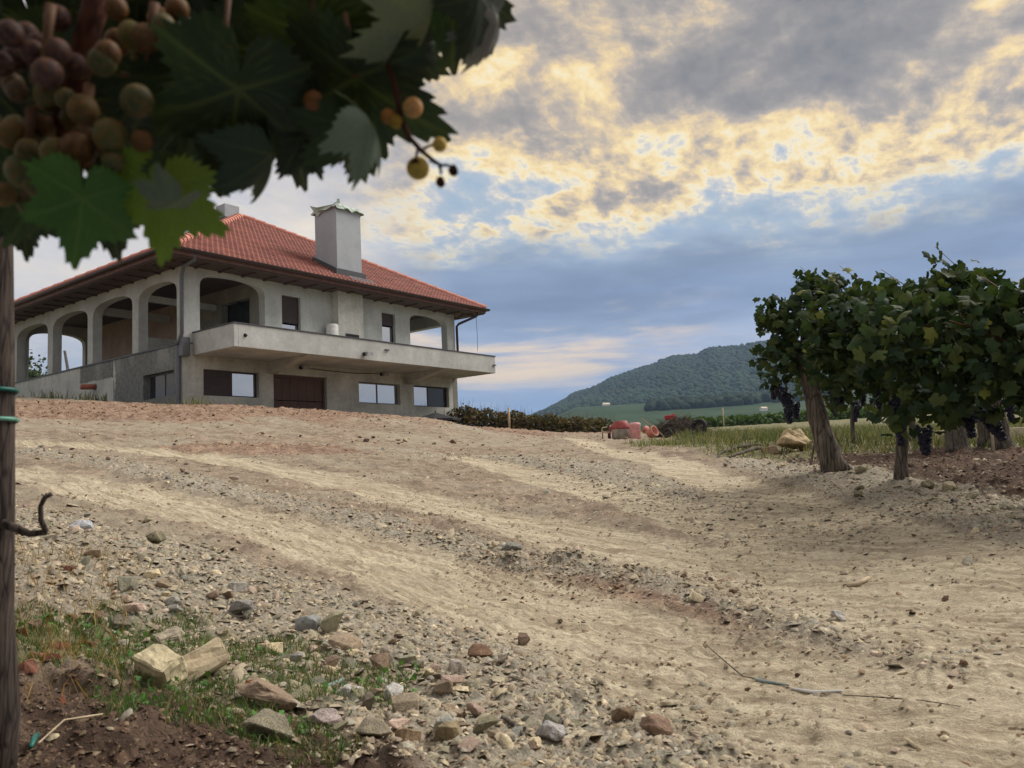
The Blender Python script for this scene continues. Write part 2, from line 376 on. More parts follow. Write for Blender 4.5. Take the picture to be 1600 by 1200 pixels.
# ground: zone weights live on the mesh, grain and wear in the nodes
def groundb(t):
    A = lambda n: t.new('ShaderNodeAttribute', attribute_name=n).outputs[2]
    p = worldp(t)
    n0 = t.noise(p, .55, 7, .62); n1 = t.noise(p, 5., 7, .65); n2 = t.noise(p, 34., 6, .7); n3 = t.noise(p, 170., 4, .7)
    x, y, z = t.sep(p)
    al = t.comb(t.m('ADD', t.m('MULTIPLY', x, .68), t.m('MULTIPLY', y, .73)), t.m('MULTIPLY', t.m('SUBTRACT', t.m('MULTIPLY', x, .73), t.m('MULTIPLY', y, .68)), .13), 0.)
    stv = t.m('ADD', t.m('MULTIPLY', t.noise(al, 9., 7, .68, .4), .55), t.m('MULTIPLY', t.noise(al, 31., 5, .7, .3), .45))          # streaks along the wheel tracks
    tan = t.mix(t.step(stv, .38, .60), lin(142, 127, 103), lin(200, 187, 157)); tan = t.mix(t.step(n2, .34, .62), t.mix(.55, tan, lin(132, 119, 98)), tan); tan = t.mix(t.m('MULTIPLY', t.step(n1, .50, .66), .5), tan, lin(164, 150, 128))
    soil = t.mix(t.step(n1, .34, .66), lin(126, 112, 94), lin(172, 155, 131)); soil = t.mix(t.step(n2, .35, .65), t.mix(.6, soil, lin(98, 83, 68)), soil); soil = t.mix(t.m('MULTIPLY', t.step(n0, .46, .62), .45), soil, lin(146, 140, 120))
    grav = t.mix(t.step(n2, .36, .62), lin(118, 112, 97), lin(168, 160, 140)); grav = t.mix(t.step(n1, .36, .6), grav, t.mix(.5, grav, lin(140, 126, 106)))
    red = t.mix(t.step(n1, .33, .66), lin(118, 95, 79), lin(164, 140, 116)); red = t.mix(t.m('MULTIPLY', t.step(n2, .34, .6, 1., 0.), .65), red, lin(86, 66, 53))
    dark = t.mix(t.step(n1, .3, .7), lin(70, 56, 46), lin(108, 89, 74)); dark = t.mix(t.m('MULTIPLY', t.step(n2, .35, .62, 1., 0.), .6), dark, lin(46, 36, 30))
    green = t.mix(t.step(n1, .34, .62), lin(86, 90, 62), lin(132, 126, 94)); green = t.mix(t.step(n0, .4, .64), green, lin(112, 104, 78))
    jit = t.m('MULTIPLY', t.m('SUBTRACT', t.m('ADD', t.m('MULTIPLY', n1, .7), t.m('MULTIPLY', n2, .5)), .6), .9)
    def w_(nm): v = A(nm); return t.step(t.m('ADD', v, t.m('MULTIPLY', jit, t.m('MULTIPLY', t.m('MULTIPLY', v, t.m('SUBTRACT', 1., v)), 4.))), .18, .82)
    c = soil
    for nm, cc in (('red', red), ('gravel', grav), ('track', tan), ('dark', dark), ('green', green)): c = t.mix(w_(nm), c, cc)
    f = t.m('MULTIPLY', t.step(n3, .25, .75, .80, 1.18), t.step(n0, .3, .7, .93, 1.08)); f = t.m('MULTIPLY', f, 1.09); c = t.mix(1., c, t.comb(f, f, t.m('MULTIPLY', f, 1.04)), 'MULTIPLY')
    hh = t.m('ADD', t.m('ADD', t.m('MULTIPLY', n2, 1.), t.m('MULTIPLY', n3, .35)), t.m('MULTIPLY', t.m('MULTIPLY', stv, A('track')), 1.2))
    return pbsdf(t, c, .95, hh, .85, .022, spec=.1)
M['ground'] = mat('bare_earth', groundb)
def hillb(t):
    p = worldp(t); n = t.noise(p, .006, 5, .6); n2 = t.noise(p, .05, 5, .65); x, y, z = t.sep(p)
    row = t.m('SINE', t.m('MULTIPLY', t.m('ADD', x, t.m('MULTIPLY', y, .22)), .75))
    c = t.mix(t.step(n, .38, .62), lin(50, 68, 46), lin(66, 82, 56)); c = t.mix(t.m('MULTIPLY', t.step(row, -.4, .7, 1., 0.), .4), c, lin(42, 58, 38))
    f = t.step(n2, .3, .7, .8, 1.15); return pbsdf(t, t.mix(1., c, t.comb(f, f, f), 'MULTIPLY'), .95, spec=.05)
M['hill'] = mat('hill_fields', hillb)
M['path'] = plain('pale_track_earth', lin(178, 168, 140), .95, .2, .05)
# ------------------------------------------------------------------ terrain
HS = 1.2                                       # house drawing unit -> metres
_d = ray(287, 633); HC = _d/np.hypot(_d[0], _d[1])*24.0*HS      # front corner of the house on the ground
HU = np.array([math.sin(YAW), math.cos(YAW), 0]); HV = np.array([-math.cos(YAW), math.sin(YAW), 0])
def hp(x, y, z=0.): return HC+HS*(x*HU+y*HV)+np.array([0, 0, z*HS])
CP = []
def cp(px, py, dist): d = ray(px, py); CP.append(d/np.hypot(d[0], d[1])*dist)
for a in [(0, 1200, 1.75), (800, 1200, 2.0), (1600, 1200, 1.85), (0, 1050, 2.5), (400, 1000, 3.1), (800, 1000, 3.3), (1200, 1000, 3.2), (1600, 1000, 2.9),
          (20, 850, 4.2), (400, 850, 5), (800, 850, 5.3), (1200, 850, 5.2), (1600, 850, 4.6), (20, 768, 7), (400, 760, 8), (800, 760, 8.5), (1200, 760, 7.8), (1600, 795, 5.8),
          (20, 700, 12.5), (400, 700, 13), (800, 710, 15), (1100, 720, 11), (1300, 738, 8.1), (1495, 712, 11), (1405, 755, 7), (20, 650, 20), (300, 655, 20), (500, 665, 20),
          (700, 675, 20), (850, 690, 20), (980, 686, 24), (1050, 690, 20), (1150, 700, 13), (510, 643, 25), (600, 651, 25), (690, 658, 24), (740, 669, 24), (800, 681, 25), (900, 682, 26)]: cp(*a)
for x, y, z in [(0, -3, -.95), (-6, -4, -.6), (6, -4, -1.2), (-10, 0, -.2), (10, 0, -.9), (8, 4, -.6), (-5, 3, -.2), (-9, 6, .35), (-20, 15, 2.0), (-12, 50, 3.2), (-28, 45, 4.6), (1, 40, 1.45),
                (8, 40, 1.4), (13, 30, .8), (20, 40, 1.5), (20, 60, 2.1), (0, 62, 2.0), (-25, 62, 3.4), (15, 20, .25), (25, 20, .35), (12, 12, -.15), (20, 8, -.4), (45, 40, 1.4), (-45, 40, 3.5), (45, 5, -.4), (-40, 10, 2.0)]: CP.append(np.array([x, y, z], float))
for a in [(0, 0, 0), (3, 0, -.11), (6, 0, -.2), (0, 3, .33), (0, 7.3, .81), (0, 11.3, 1.26), (11.6, 0, -.62), (6, 6, .2), (6, 11, .9)]: CP.append(hp(*a))
CP = np.array(CP)
def _phi(r2): return .5*r2*np.log(np.maximum(r2, 1e-9))
_n = len(CP); _A = np.zeros((_n+3, _n+3)); _dx = CP[:, None, :2]-CP[None, :, :2]
_A[:_n, :_n] = _phi((_dx**2).sum(2))+np.eye(_n)*.15; _A[:_n, _n] = 1; _A[:_n, _n+1:] = CP[:, :2]; _A[_n, :_n] = 1; _A[_n+1:, :_n] = CP[:, :2].T
_W = np.linalg.solve(_A, np.concatenate([CP[:, 2], [0, 0, 0]]))
def base_h(x, y):
    x = np.atleast_1d(np.asarray(x, float)); y = np.atleast_1d(np.asarray(y, float)); r = np.hypot(x, y); z = np.zeros_like(x)
    for i in range(0, len(x), 60000):
        s = slice(i, i+60000); xx = np.clip(x[s], -60, 60); yy = np.clip(y[s], -20, 70)
        z[s] = _phi((xx[:, None]-CP[None, :, 0])**2+(yy[:, None]-CP[None, :, 1])**2)@_W[:_n]+_W[_n]+_W[_n+1]*xx+_W[_n+2]*yy
    far = 2.1+(np.clip(r, 60, 450)-60)*.034
    return z+(far-z)*sstep(r, 42, 66)
def on_ground(px, py):
    d = ray(px, py); t = np.geomspace(.6, 90, 700); g = t*d[2]-base_h(t*d[0], t*d[1])
    i = np.argmax(g < 0) if (g < 0).any() else len(t)-1
    if i > 0: a = g[i-1]/(g[i-1]-g[i]); tt = t[i-1]+(t[i]-t[i-1])*a
    else: tt = t[0]
    return d*tt
def pline(pts): return np.array([on_ground(*p)[:2] for p in pts])
TRACKS = [(pline(p), wd) for p, wd in [
    ([(-60, 725), (60, 742), (200, 772), (400, 822), (600, 880), (800, 935), (1000, 1005), (1250, 1085), (1600, 1190), (1750, 1260)], .40),
    ([(-40, 690), (120, 694), (300, 712), (480, 742), (640, 778), (800, 815), (1000, 862), (1250, 905), (1600, 985), (1750, 1030)], .34),
    ([(900, 686), (1000, 712), (1110, 750), (1250, 800), (1420, 850), (1600, 885), (1750, 920)], .32),
    ([(700, 712), (850, 742), (1000, 782), (1200, 840), (1400, 905), (1600, 940)], .30)]]
GRAV = [(pline(p), wd) for p, wd in [
    ([(20, 705), (150, 722), (320, 762), (480, 800), (650, 840), (800, 875), (960, 893), (1100, 918), (1300, 965), (1500, 1010)], .22),
    ([(-60, 800), (120, 850), (300, 885), (450, 935), (600, 985), (800, 1050), (1000, 1120), (1200, 1200)], .34),
    ([(600, 700), (800, 716), (900, 730), (980, 760), (1150, 805), (1350, 850), (1500, 870)], .45),
    ([(1180, 722), (1330, 752), (1440, 775), (1600, 812), (1700, 830)], .40)]]
SPILL = [(pline(p), wd) for p, wd in [([(-40, 840), (80, 890), (240, 930), (400, 985), (520, 1040), (640, 1090), (760, 1140), (900, 1200), (1000, 1260)], .42)]]
DARKP = [(pline([(-100, 1140), (60, 1130), (200, 1150), (300, 1190), (380, 1260)]), .38)]
VINEBED = pline([(1290, 728), (1345, 748), (1450, 772), (1600, 798), (1800, 835)])
def pdist(x, y, L):
    best = np.full(len(x), 1e9)
    for a, b in zip(L[:-1], L[1:]):
        e = b-a; t = np.clip(((x-a[0])*e[0]+(y-a[1])*e[1])/(e@e), 0, 1); best = np.minimum(best, (x-a[0]-t*e[0])**2+(y-a[1]-t*e[1])**2)
    return np.sqrt(best)
def band(x, y, Ls, soft=1.9, ns=3):
    wv = np.zeros(len(x)); wob = (fbm(x*1.3, y*1.3, 4, ns)-.5)*.7
    for L, wd in Ls:
        d = pdist(x, y, L)/wd+wob; wv = np.maximum(wv, 1-sstep(d, .55, soft*.85))
    return wv
BED0, BED1 = VINEBED[0], VINEBED[-1]
def side_bed(x, y):                            # distance into the vineyard side of the bed edge
    best = np.full(len(x), -1e9); d = pdist(x, y, VINEBED)
    e = BED1-BED0; s = ((x-BED0[0])*e[1]-(y-BED0[1])*e[0])     # sign
    return np.where(s < 0, d, -d)
def masks(x, y):
    r = np.hypot(x, y); k = {}
    near = 1-sstep(r, 26, 40)
    k['track'] = band(x, y, TRACKS)*near
    k['gravel'] = np.maximum(band(x, y, GRAV, ns=9)*.9, band(x, y, SPILL, ns=11))*near
    hx = (x-HC[0])*HU[0]+(y-HC[1])*HU[1]; hy = (x-HC[0])*HV[0]+(y-HC[1])*HV[1]
    wob = (fbm(x*.5, y*.5, 4, 21)-.5)
    rd = 1-sstep(np.abs(hy+5.2+wob*5+.1*(hx-4)), 2.2, 5.0); rd = np.maximum(rd, (1-sstep(np.hypot((x+3.6)/2.6, (y-12.0)/1.8)+wob*1.6, .45, 1.1))*.9)
    k['red'] = np.maximum(rd*sstep(r, 9.5, 13), 1-sstep(pdist(x, y, pline([(820, 893), (950, 905), (1090, 905), (1200, 950)])) + wob*.5, .05, .42))
    sb = side_bed(x, y)
    k['dark'] = np.maximum(band(x, y, DARKP, ns=31), sstep(sb+wob*.5, .0, .35)*(1-sstep(sb+wob, 2.6, 4.2))*sstep(x, 2.0, 3.0))
    g = sstep(sb+wob*1.5, 2.6, 4.4)*sstep(x, 3.5, 5.5)
    g = np.maximum(g, sstep(r+wob*8, 30, 42)); g = np.maximum(g, (1-sstep(pdist(x, y, pline([(60, 1000), (200, 1010), (380, 1040), (470, 1090)]))+wob*.3, .12, .5))*.75)
    g = np.maximum(g, (1-sstep(pdist(x, y, pline([(1080, 690), (1180, 696), (1260, 706)]))+wob*1.2, .6, 2.2))*.9)
    k['green'] = g
    return k
def ground(x, y, mk=None):
    x = np.atleast_1d(np.asarray(x, float)); y = np.atleast_1d(np.asarray(y, float)); mk = mk or masks(x, y); r = np.hypot(x, y)
    z = base_h(x, y); rough = 1-.40*mk['track']
    al = (x*.68+y*.73); ac = (-x*.73+y*.68)      # along / across the wheel tracks (world metres)
    z = z-.032*mk['track']*(1-sstep(r, 20, 40))+.02*mk['gravel']
    n = (fbm(x*.55, y*.55, 3, 41)-.5)*.16*sstep(r, 2.0, 9)
    n = n+(fbm(x*2.6, y*2.6, 3, 43)-.5)*.065*rough
    n = n+(fbm(x*11, y*11, 3, 47)-.5)*.042*rough+(fbm(x*34, y*34, 3, 53, .7)-.5)*.022*rough*(1-sstep(r, 6, 12))
    rut = (fbm(al*15, ac*1.5, 4, 61, .65)-.5)*.020*mk['track']*(1-sstep(r, 12, 25))
    lug = np.sin(ac*2*np.pi/.15+np.abs(((al*2.4) % 1)-.5)*7); rut = rut+lug*.0035*mk['track']*sstep(fbm(x*.9+5, y*.9, 3, 64), .44, .60)*(1-sstep(r, 7, 12))
    lump = sstep(fbm(x*14, y*14, 3, 72), .60, .74)*.022*np.clip(1.2-r/9, 0, 1)*(.25+.75*fbm(x*1.5, y*1.5, 2, 73))+sstep(fbm(x*6, y*6, 3, 71), .57, .75)*.05*np.clip(mk['dark']+mk['red']*.8+.25, 0, 1)*(1-mk['track'])
    return z+(n+rut+lump)*(1-sstep(r, 40, 60))
fine_az = np.radians(np.linspace(-47, 47, 600)); side = np.radians(np.linspace(47, 313, 100))[1:-1]
az = np.concatenate([fine_az, side]); rad = [.55]
while rad[-1] < 75: rad.append(rad[-1]*1.0085)
while rad[-1] < 5200: rad.append(rad[-1]*1.10)
rad = np.array(rad); na, nr = len(az), len(rad)
gx = (rad[:, None]*np.sin(az)[None]).ravel(); gy = (rad[:, None]*np.cos(az)[None]).ravel()
gx = np.concatenate([gx, [0]]); gy = np.concatenate([gy, [0]])
mk = masks(gx, gy); gz = ground(gx, gy, mk)
i, j = np.meshgrid(np.arange(nr-1), np.arange(na), indexing='ij'); j2 = (j+1) % na
fq = np.stack([i*na+j, (i+1)*na+j, (i+1)*na+j2, i*na+j2], -1).reshape(-1, 4)
c0 = np.stack([np.full(na, nr*na), np.arange(na), (np.arange(na)+1) % na, (np.arange(na)+1) % na], -1)[:, [0, 1, 2]]
me = mesh_np('ground', np.stack([gx, gy, gz], -1), fq[:, ::-1], True, attrs=mk)
link('ground', me, M['ground'], kind='structure')
def gz1(x, y): return float(ground(np.array([x]), np.array([y]))[0])
def gp(px, py):
    p = on_ground(px, py); return np.array([p[0], p[1], gz1(p[0], p[1])])
# ------------------------------------------------------------------ far hill, its forest and fields
RID = [(700, 690), (760, 672), (830, 650), (870, 631), (905, 612), (950, 594), (1000, 572), (1050, 555), (1090, 552), (1105, 545), (1150, 538), (1190, 533), (1250, 533), (1330, 545), (1420, 560), (1520, 585), (1600, 598), (1750, 620), (1950, 655), (2300, 690)]
_ra = []; _rt = []
for p in RID: d = ray(*p); _ra.append(math.atan2(d[0], d[1])); _rt.append(d[2]/math.hypot(d[0], d[1]))
def hill_h(r, a):
    ridge = np.maximum(np.interp(a, _ra, _rt)-.004, .012); ft = np.minimum(.0665, ridge*.80); z0 = 14.0
    za = 1000*ft; zb = 1500*ridge
    z = np.where(r < 1000, z0+(za-z0)*sstep((r-450)/550, -.25, 1.0)*1.0, np.where(r < 1500, za+(zb-za)*((r-1000)/500)**.92, zb*(1-.55*sstep(r, 1500, 2500))))
    return z+(vnoise(a*40, r*.004, 5)-.5)*8*sstep(r, 950, 1200)
ha = np.linspace(_ra[0], _ra[-1], 260); hrr = np.concatenate([np.linspace(430, 1000, 40), np.linspace(1012, 1520, 40), np.linspace(1560, 2600, 14)])
A2, R2 = np.meshgrid(ha, hrr); V = np.stack([R2*np.sin(A2), R2*np.cos(A2), hill_h(R2, A2)], -1)
V[0, :, 2] = 5; nn = len(ha)
i, j = np.meshgrid(np.arange(len(hrr)-1), np.arange(nn-1), indexing='ij'); fq = np.stack([i*nn+j, i*nn+j+1, (i+1)*nn+j+1, (i+1)*nn+j], -1).reshape(-1, 4)
link('hill', mesh_np('hill', V.reshape(-1, 3), fq, True), M['hill'], kind='structure')
# pale track along the forest foot
aa = np.linspace(_ra[3], _ra[10], 80); rr = 985+14*np.sin(aa*22)
V = np.concatenate([np.stack([(rr+s)*np.sin(aa), (rr+s)*np.cos(aa), hill_h(rr+s, aa)+2.0], -1) for s in (-16, 10)])
fq = np.stack([np.arange(79), np.arange(1, 80), np.arange(81, 160), np.arange(80, 159)], -1); link('hill_path', mesh_np('hill_path', V, fq), M['path'], kind='structure')
def ico(sub):
    bm = bmesh.new(); bmesh.ops.create_icosphere(bm, subdivisions=sub, radius=1.0); v = np.array([p.co[:] for p in bm.verts]); f = np.array([[q.index for q in p.verts] for p in bm.faces]); bm.free(); return v, f
ICO1, ICO2 = ico(1), ico(2)
def blobs(name, pos, size, cols, mat_, tmpl, flat=.8, jitter=.28, **kw):
    tv, tf = tmpl; n = len(pos); Vv = np.repeat(tv[None], n, 0)*(1+(rng.random((n, len(tv), 1))-.5)*2*jitter)
    Vv = Vv*size[:, None, None]*np.array([1, 1, flat]); a = rng.random(n)*6.28; c, s = np.cos(a)[:, None], np.sin(a)[:, None]
    Vv = np.stack([Vv[..., 0]*c-Vv[..., 1]*s, Vv[..., 0]*s+Vv[..., 1]*c, Vv[..., 2]], -1)+pos[:, None]
    Ff = (tf[None]+np.arange(n)[:, None, None]*len(tv)).reshape(-1, 3); Cc = np.repeat(cols[:, None], len(tv), 1).reshape(-1, 3)
    return link(name, mesh_np(name, Vv.reshape(-1, 3), Ff, True, Cc), mat_, **kw)
n = 15000; a = rng.uniform(_ra[1], _ra[-2], n); r = np.sqrt(rng.uniform(1000**2, 1530**2, n)); sz = rng.uniform(3.0, 5.6, n)
pos = np.stack([r*np.sin(a), r*np.cos(a), hill_h(r, a)+sz*.45], -1)
cc = np.array(lin(40, 59, 42))[None]*rng.uniform(.8, 1.2, (n, 1))*(.75+.5*vnoise(pos[:, 0]*.012, pos[:, 1]*.012, 9))[:, None]*np.array([1, 1, 1])+rng.uniform(0, .012, (n, 3)); br = rng.random(n) < .08; cc[br] *= np.array([1.3, 1.12, .85])
blobs('forest', pos, sz, cc, M['crown'], ICO1, .95, .25, kind='stuff', label='dark green forest covering the long hill behind the vineyard')
n = 330; a = np.array([math.atan2(*ray(p, 650)[:2]) for p in rng.uniform(1015, 1320, n)]); r = rng.uniform(640, 720, n)*(1+(a-a.min())*.2); sz = rng.uniform(3, 6, n)
pos = np.stack([r*np.sin(a), r*np.cos(a), hill_h(r, a)+sz*.4], -1); cc = np.array(lin(36, 50, 36))[None]*rng.uniform(.7, 1.3, (n, 1))
blobs('tree_belt', pos, sz, cc, M['crown'], ICO2, .95, .25, kind='stuff', label='dark belt of trees across the lower fields of the hill')
# ------------------------------------------------------------------ leaf shapes
def leaf_outline(th, teeth=0., ph=0.):
    a = np.abs((th+np.pi) % (2*np.pi)-np.pi)      # 0 at the tip, pi at the stalk
    xs = np.radians([0, 9, 27, 46, 56, 66, 86, 106, 116, 126, 152, 172, 180]); ys = [1.06, .86, .60, .78, .92, .78, .54, .66, .76, .66, .58, .42, .10]
    r = np.interp(a, xs, ys)
    k = np.round(th/(2*np.pi)*40); r = r*(1+teeth*(2*np.abs(((th/(2*np.pi)*40+ph) % 1)-.5)-.5))
    return r
def leaf_mesh(name, nth, nr_, teeth, cup, wav, fold, seed):
    g = np.random.default_rng(seed); th = np.linspace(-np.pi, np.pi, nth, endpoint=False); ro = leaf_outline(th, teeth, g.random())*(1+.08*np.sin(th*2+g.random()*6))*(1+.05*(g.random(nth)-.5))
    V = [np.zeros((1, 3))]; ve = [np.ones(1)]; p1, p2 = g.random(2)*6.28
    rays = np.radians([0, 56, -56, 116, -116])
    for q in range(1, nr_+1):
        s = (q/nr_); rr = ro*s; x = np.sin(th)*rr; y = np.cos(th)*rr
        z = -cup*rr**2+wav*rr**1.5*np.sin(3*th+p1)+wav*.6*rr**2*np.sin(7*th+p2)-fold*np.abs(x)*.8
        dv = np.min([np.abs(np.sin(th-a))*rr+10*(np.cos(th-a) < 0) for a in rays], 0)
        sec = np.abs(((np.abs(th)*4.2+rr*5) % 1)-.5)*.09
        ve.append(np.clip(1-np.minimum(dv, .012+sec)/.03, 0, 1)*(1-.5*s)); V.append(np.stack([x, y, z], -1))
    V = np.concatenate(V); f3 = [(0, 1+k, 1+(k+1) % nth, 1+(k+1) % nth) for k in range(nth)]; f = []
    for q in range(nr_-1):
        for k in range(nth): f.append((1+q*nth+k, 1+(q+1)*nth+k, 1+(q+1)*nth+(k+1) % nth, 1+q*nth+(k+1) % nth))
    me = bpy.data.meshes.new(name); me.from_pydata([tuple(v) for v in V], [], [t[:3] for t in f3]+f)
    me.polygons.foreach_set('use_smooth', np.ones(len(me.polygons), bool))
    a = me.attributes.new('vein', 'FLOAT', 'POINT'); a.data.foreach_set('value', np.concatenate(ve).astype(np.float32)); me.update(); return me
FAR_LEAF = [leaf_mesh('leaf', 18, 2, .0, c, w_, f, s) for c, w_, f, s in [(.25, .05, .1, 1), (.05, .10, .25, 2), (.4, .08, .0, 3), (.15, .14, .35, 4)]]
for me in FAR_LEAF: me.materials.append(M['leaf'])
_fl = []
for me in FAR_LEAF[:2]:
    v = np.array([p.co[:] for p in me.vertices]); f = []
    for p in me.polygons:
        q = list(p.vertices); f.append(q[:3]);
        if len(q) == 4: f.append([q[0], q[2], q[3]])
    _fl.append((v, np.array(f)))
def rot_rand(n, tip_down=.6, out=None, spread=.9):
    """random orthonormal frames; x=across, y=tip, z=normal"""
    nz = rng.normal(size=(n, 3))*spread+(out if out is not None else 0)+np.array([0, 0, .55]); nz /= np.linalg.norm(nz, axis=1)[:, None]
    t = rng.normal(size=(n, 3))*.6+np.array([0, 0, -tip_down]); t -= nz*(t*nz).sum(1)[:, None]; t /= np.linalg.norm(t, axis=1)[:, None]
    return np.stack([np.cross(t, nz), t, nz], -1)     # columns
def leaf_mass(name, pos, size, cols, parent=None, tip_down=.6, out=None, tmpl=None, **kw):
    n = len(pos); fr = rot_rand(n, tip_down, out); tv, tf = tmpl or _fl[0]
    Vv = np.einsum('nij,kj->nki', fr, tv)*size[:, None, None]+pos[:, None]; Ff = (tf[None]+np.arange(n)[:, None, None]*len(tv)).reshape(-1, 3)
    Cc = np.repeat(cols[:, None], len(tv), 1).reshape(-1, 3)
    return link(name, mesh_np(name, Vv.reshape(-1, 3), Ff, True, Cc), M['leaf_mass'], parent, **kw)
def blades(name, P, h, wd, cols, lean=.5, mat_='grass', **kw):
    n = len(P); a = rng.random(n)*6.28; b = rng.random(n)*6.28; L = h*rng.uniform(.2, 1., n)*lean
    dx = np.stack([np.cos(a), np.sin(a), np.zeros(n)], -1)*wd[:, None]; ln = np.stack([np.cos(b)*L, np.sin(b)*L, np.zeros(n)], -1); up = np.array([0, 0, 1.])
    v = np.stack([P-dx, P+dx, P+ln*.35+up*(h*.6)[:, None]+dx*.7, P+ln*.35+up*(h*.6)[:, None]-dx*.7, P+ln+up*(h*np.sqrt(np.maximum(.2, 1-(L/h)**2*.5)))[:, None]], 1)
    f = np.array([[0, 1, 2], [0, 2, 3], [3, 2, 4]]); Ff = (f[None]+np.arange(n)[:, None, None]*5).reshape(-1, 3); Cc = np.repeat(cols[:, None], 5, 1).reshape(-1, 3)
    return link(name, mesh_np(name, v.reshape(-1, 3), Ff, False, Cc), M[mat_], **kw)
def tint(c, n, v=.3): return np.array(c)[None]*rng.uniform(1-v, 1+v, (n, 1))*rng.uniform(.92, 1.08, (n, 3))
# ------------------------------------------------------------------ the house (local x along the front, y along the left side)
house = empty('house', tuple(HC), 'grey rendered two storey house with red hipped tile roof and arched terraces', 'house', rz=math.atan2(HU[1], HU[0]))
def H(): return MB(HS)
BASE = -1.6
def wall_strips(mb, spans, y0, y1, axis='x'):
    """spans: (a0,a1,[(lo0,lo1,hi0,hi1),...]) solid pieces between a0 and a1; y0 outer, y1 inner"""
    for a0, a1, pcs in spans:
        for lo0, lo1, hi0, hi1 in pcs:
            v = []
            for yy in (y0, y1):
                for a, l, h in ((a0, lo0, hi0), (a1, lo1, hi1)):
                    for z in (l, h): v.append((a, yy, z) if axis == 'x' else (yy, a, z))
            mb.add(v, [(0, 1, 3, 2), (4, 6, 7, 5), (0, 2, 6, 4), (1, 5, 7, 3), (0, 4, 5, 1), (2, 3, 7, 6)])
def arch_spans(a0, a1, spring, top, ztop, sill=None, zbot=None, n=14, e=2.5):
    out = []; c = (a0+a1)/2; h = (a1-a0)/2
    xs = [c-h*math.cos(math.pi*k/n) for k in range(n+1)]
    zf = lambda x: spring+(top-spring)*max(0., 1-abs((x-c)/h)**e)**(1/e)
    for p, q in zip(xs[:-1], xs[1:]):
        pc = [(zf(p), zf(q), ztop, ztop)]
        if sill is not None: pc.append((zbot, zbot, sill, sill))
        out.append((p, q, pc))
    return out
def sol(a0, a1, *zz): return (a0, a1, [(zz[i], zz[i], zz[i+1], zz[i+1]) for i in range(0, len(zz), 2)])
TOPZ = 4.12; FL = 1.45; LF = 11.62; DP = 11.6
# lower front wall with its openings
m = H(); wall_strips(m, [sol(0, .61, BASE, FL), sol(.61, 2.46, BASE, .30, 1.06, FL), sol(2.46, 2.98, BASE, FL), sol(2.98, 5.06, BASE, -.45, 1.075, FL), sol(5.06, 6.46, BASE, FL), sol(6.46, 8.43, BASE, .29, 1.03, FL),
                         sol(8.43, 9.14, BASE, FL), sol(9.14, 11.08, BASE, .27, 1.05, FL), sol(11.08, 11.30, BASE, FL)], 0., .34); m.obj('lower_wall', M['plaster'], house)
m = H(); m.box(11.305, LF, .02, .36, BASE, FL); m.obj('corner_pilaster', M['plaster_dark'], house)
m = H(); wall_strips(m, [sol(.345, .50, BASE, 1.74), sol(.50, 2.18, BASE, .32, 1.055, 1.74), sol(2.18, 11.45, BASE, 1.74)], 0., .34, 'y'); m.obj('side_wall', M['plaster_left'], house)
m = H(); m.box(LF-.34, LF, .37, DP, BASE, FL); m.box(.35, LF-.35, DP-.3, DP, BASE, FL); m.obj('rear_wall', M['plaster'], house)
m = H(); m.box(-.03, .36, .0, 11.47, 1.742, 1.785); m.obj('parapet_coping', M['coping'], house)
m = H(); m.box(.345, LF-.35, .345, DP-.31, 1.20, FL-.003); m.obj('floor_slab', M['plaster_dark'], house)
# upper front wall
m = H()
sp = [sol(.0, .51, FL+.003, TOPZ)]+arch_spans(.51, 2.71, 3.48, 3.885, TOPZ)+[sol(2.71, 3.34, FL+.003, TOPZ), sol(3.34, 4.06, 3.62, TOPZ), sol(4.06, 7.63, FL+.003, TOPZ), sol(7.63, 8.29, FL+.003, 1.50, 3.60, TOPZ), sol(8.29, 9.05, FL+.003, TOPZ)]
sp += arch_spans(9.05, 11.11, 3.44, 3.79, TOPZ)+[sol(11.11, 11.57, FL+.003, TOPZ)]
wall_strips(m, sp, 0., .30); m.obj('upper_wall', M['plaster_smooth'], house)
# upper left arcade
m = H(); sp = [sol(.305, .34, 1.79, TOPZ)]
edges = [(.34, 2.47), (2.83, 5.34), (5.69, 8.22), (8.61, 11.16)]
for k, (a0, a1) in enumerate(edges):
    sp += arch_spans(a0, a1, 3.30, 3.70, TOPZ)+[sol(a1, edges[k+1][0] if k < 3 else 11.46, 1.79, TOPZ)]
wall_strips(m, sp, 0.002, .30, 'y'); m.obj('arcade_wall', M['plaster_smooth'], house)
# rear wall of the terrace, with an arch open to the sky, and the inner walls
m = H(); wall_strips(m, [sol(.31, .43, FL, TOPZ)]+arch_spans(.43, 2.46, 3.36, 3.74, TOPZ)+[sol(2.46, 2.72, FL, TOPZ)], 11.2, 11.45); m.obj('terrace_end_wall', M['plaster_smooth'], house)
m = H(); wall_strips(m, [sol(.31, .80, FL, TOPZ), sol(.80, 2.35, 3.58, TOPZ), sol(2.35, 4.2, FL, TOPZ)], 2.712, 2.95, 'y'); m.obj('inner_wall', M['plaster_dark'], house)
m = H(); m.box(2.712, 2.95, 4.2, 11.19, FL, TOPZ); m.obj('inner_brick_wall', M['block'], house)
m = H(); m.box(.9, 2.3, 3.86, 3.95, FL+.02, 2.55); m.obj('plaster_board', M['plaster'], house)
m = H(); m.box(2.97, 3.2, .81, 2.34, FL, 3.57); m.box(2.80, 2.97, 1.50, 1.57, FL, 3.57); m.obj('patio_door', M['glass_dark'], house)
m = H(); m.box(8.80, 9.046, .305, 11.2, FL, TOPZ); m.box(2.96, 8.79, 11.0, 11.2, FL, TOPZ); m.obj('inner_wall', M['plaster_dark'], house)
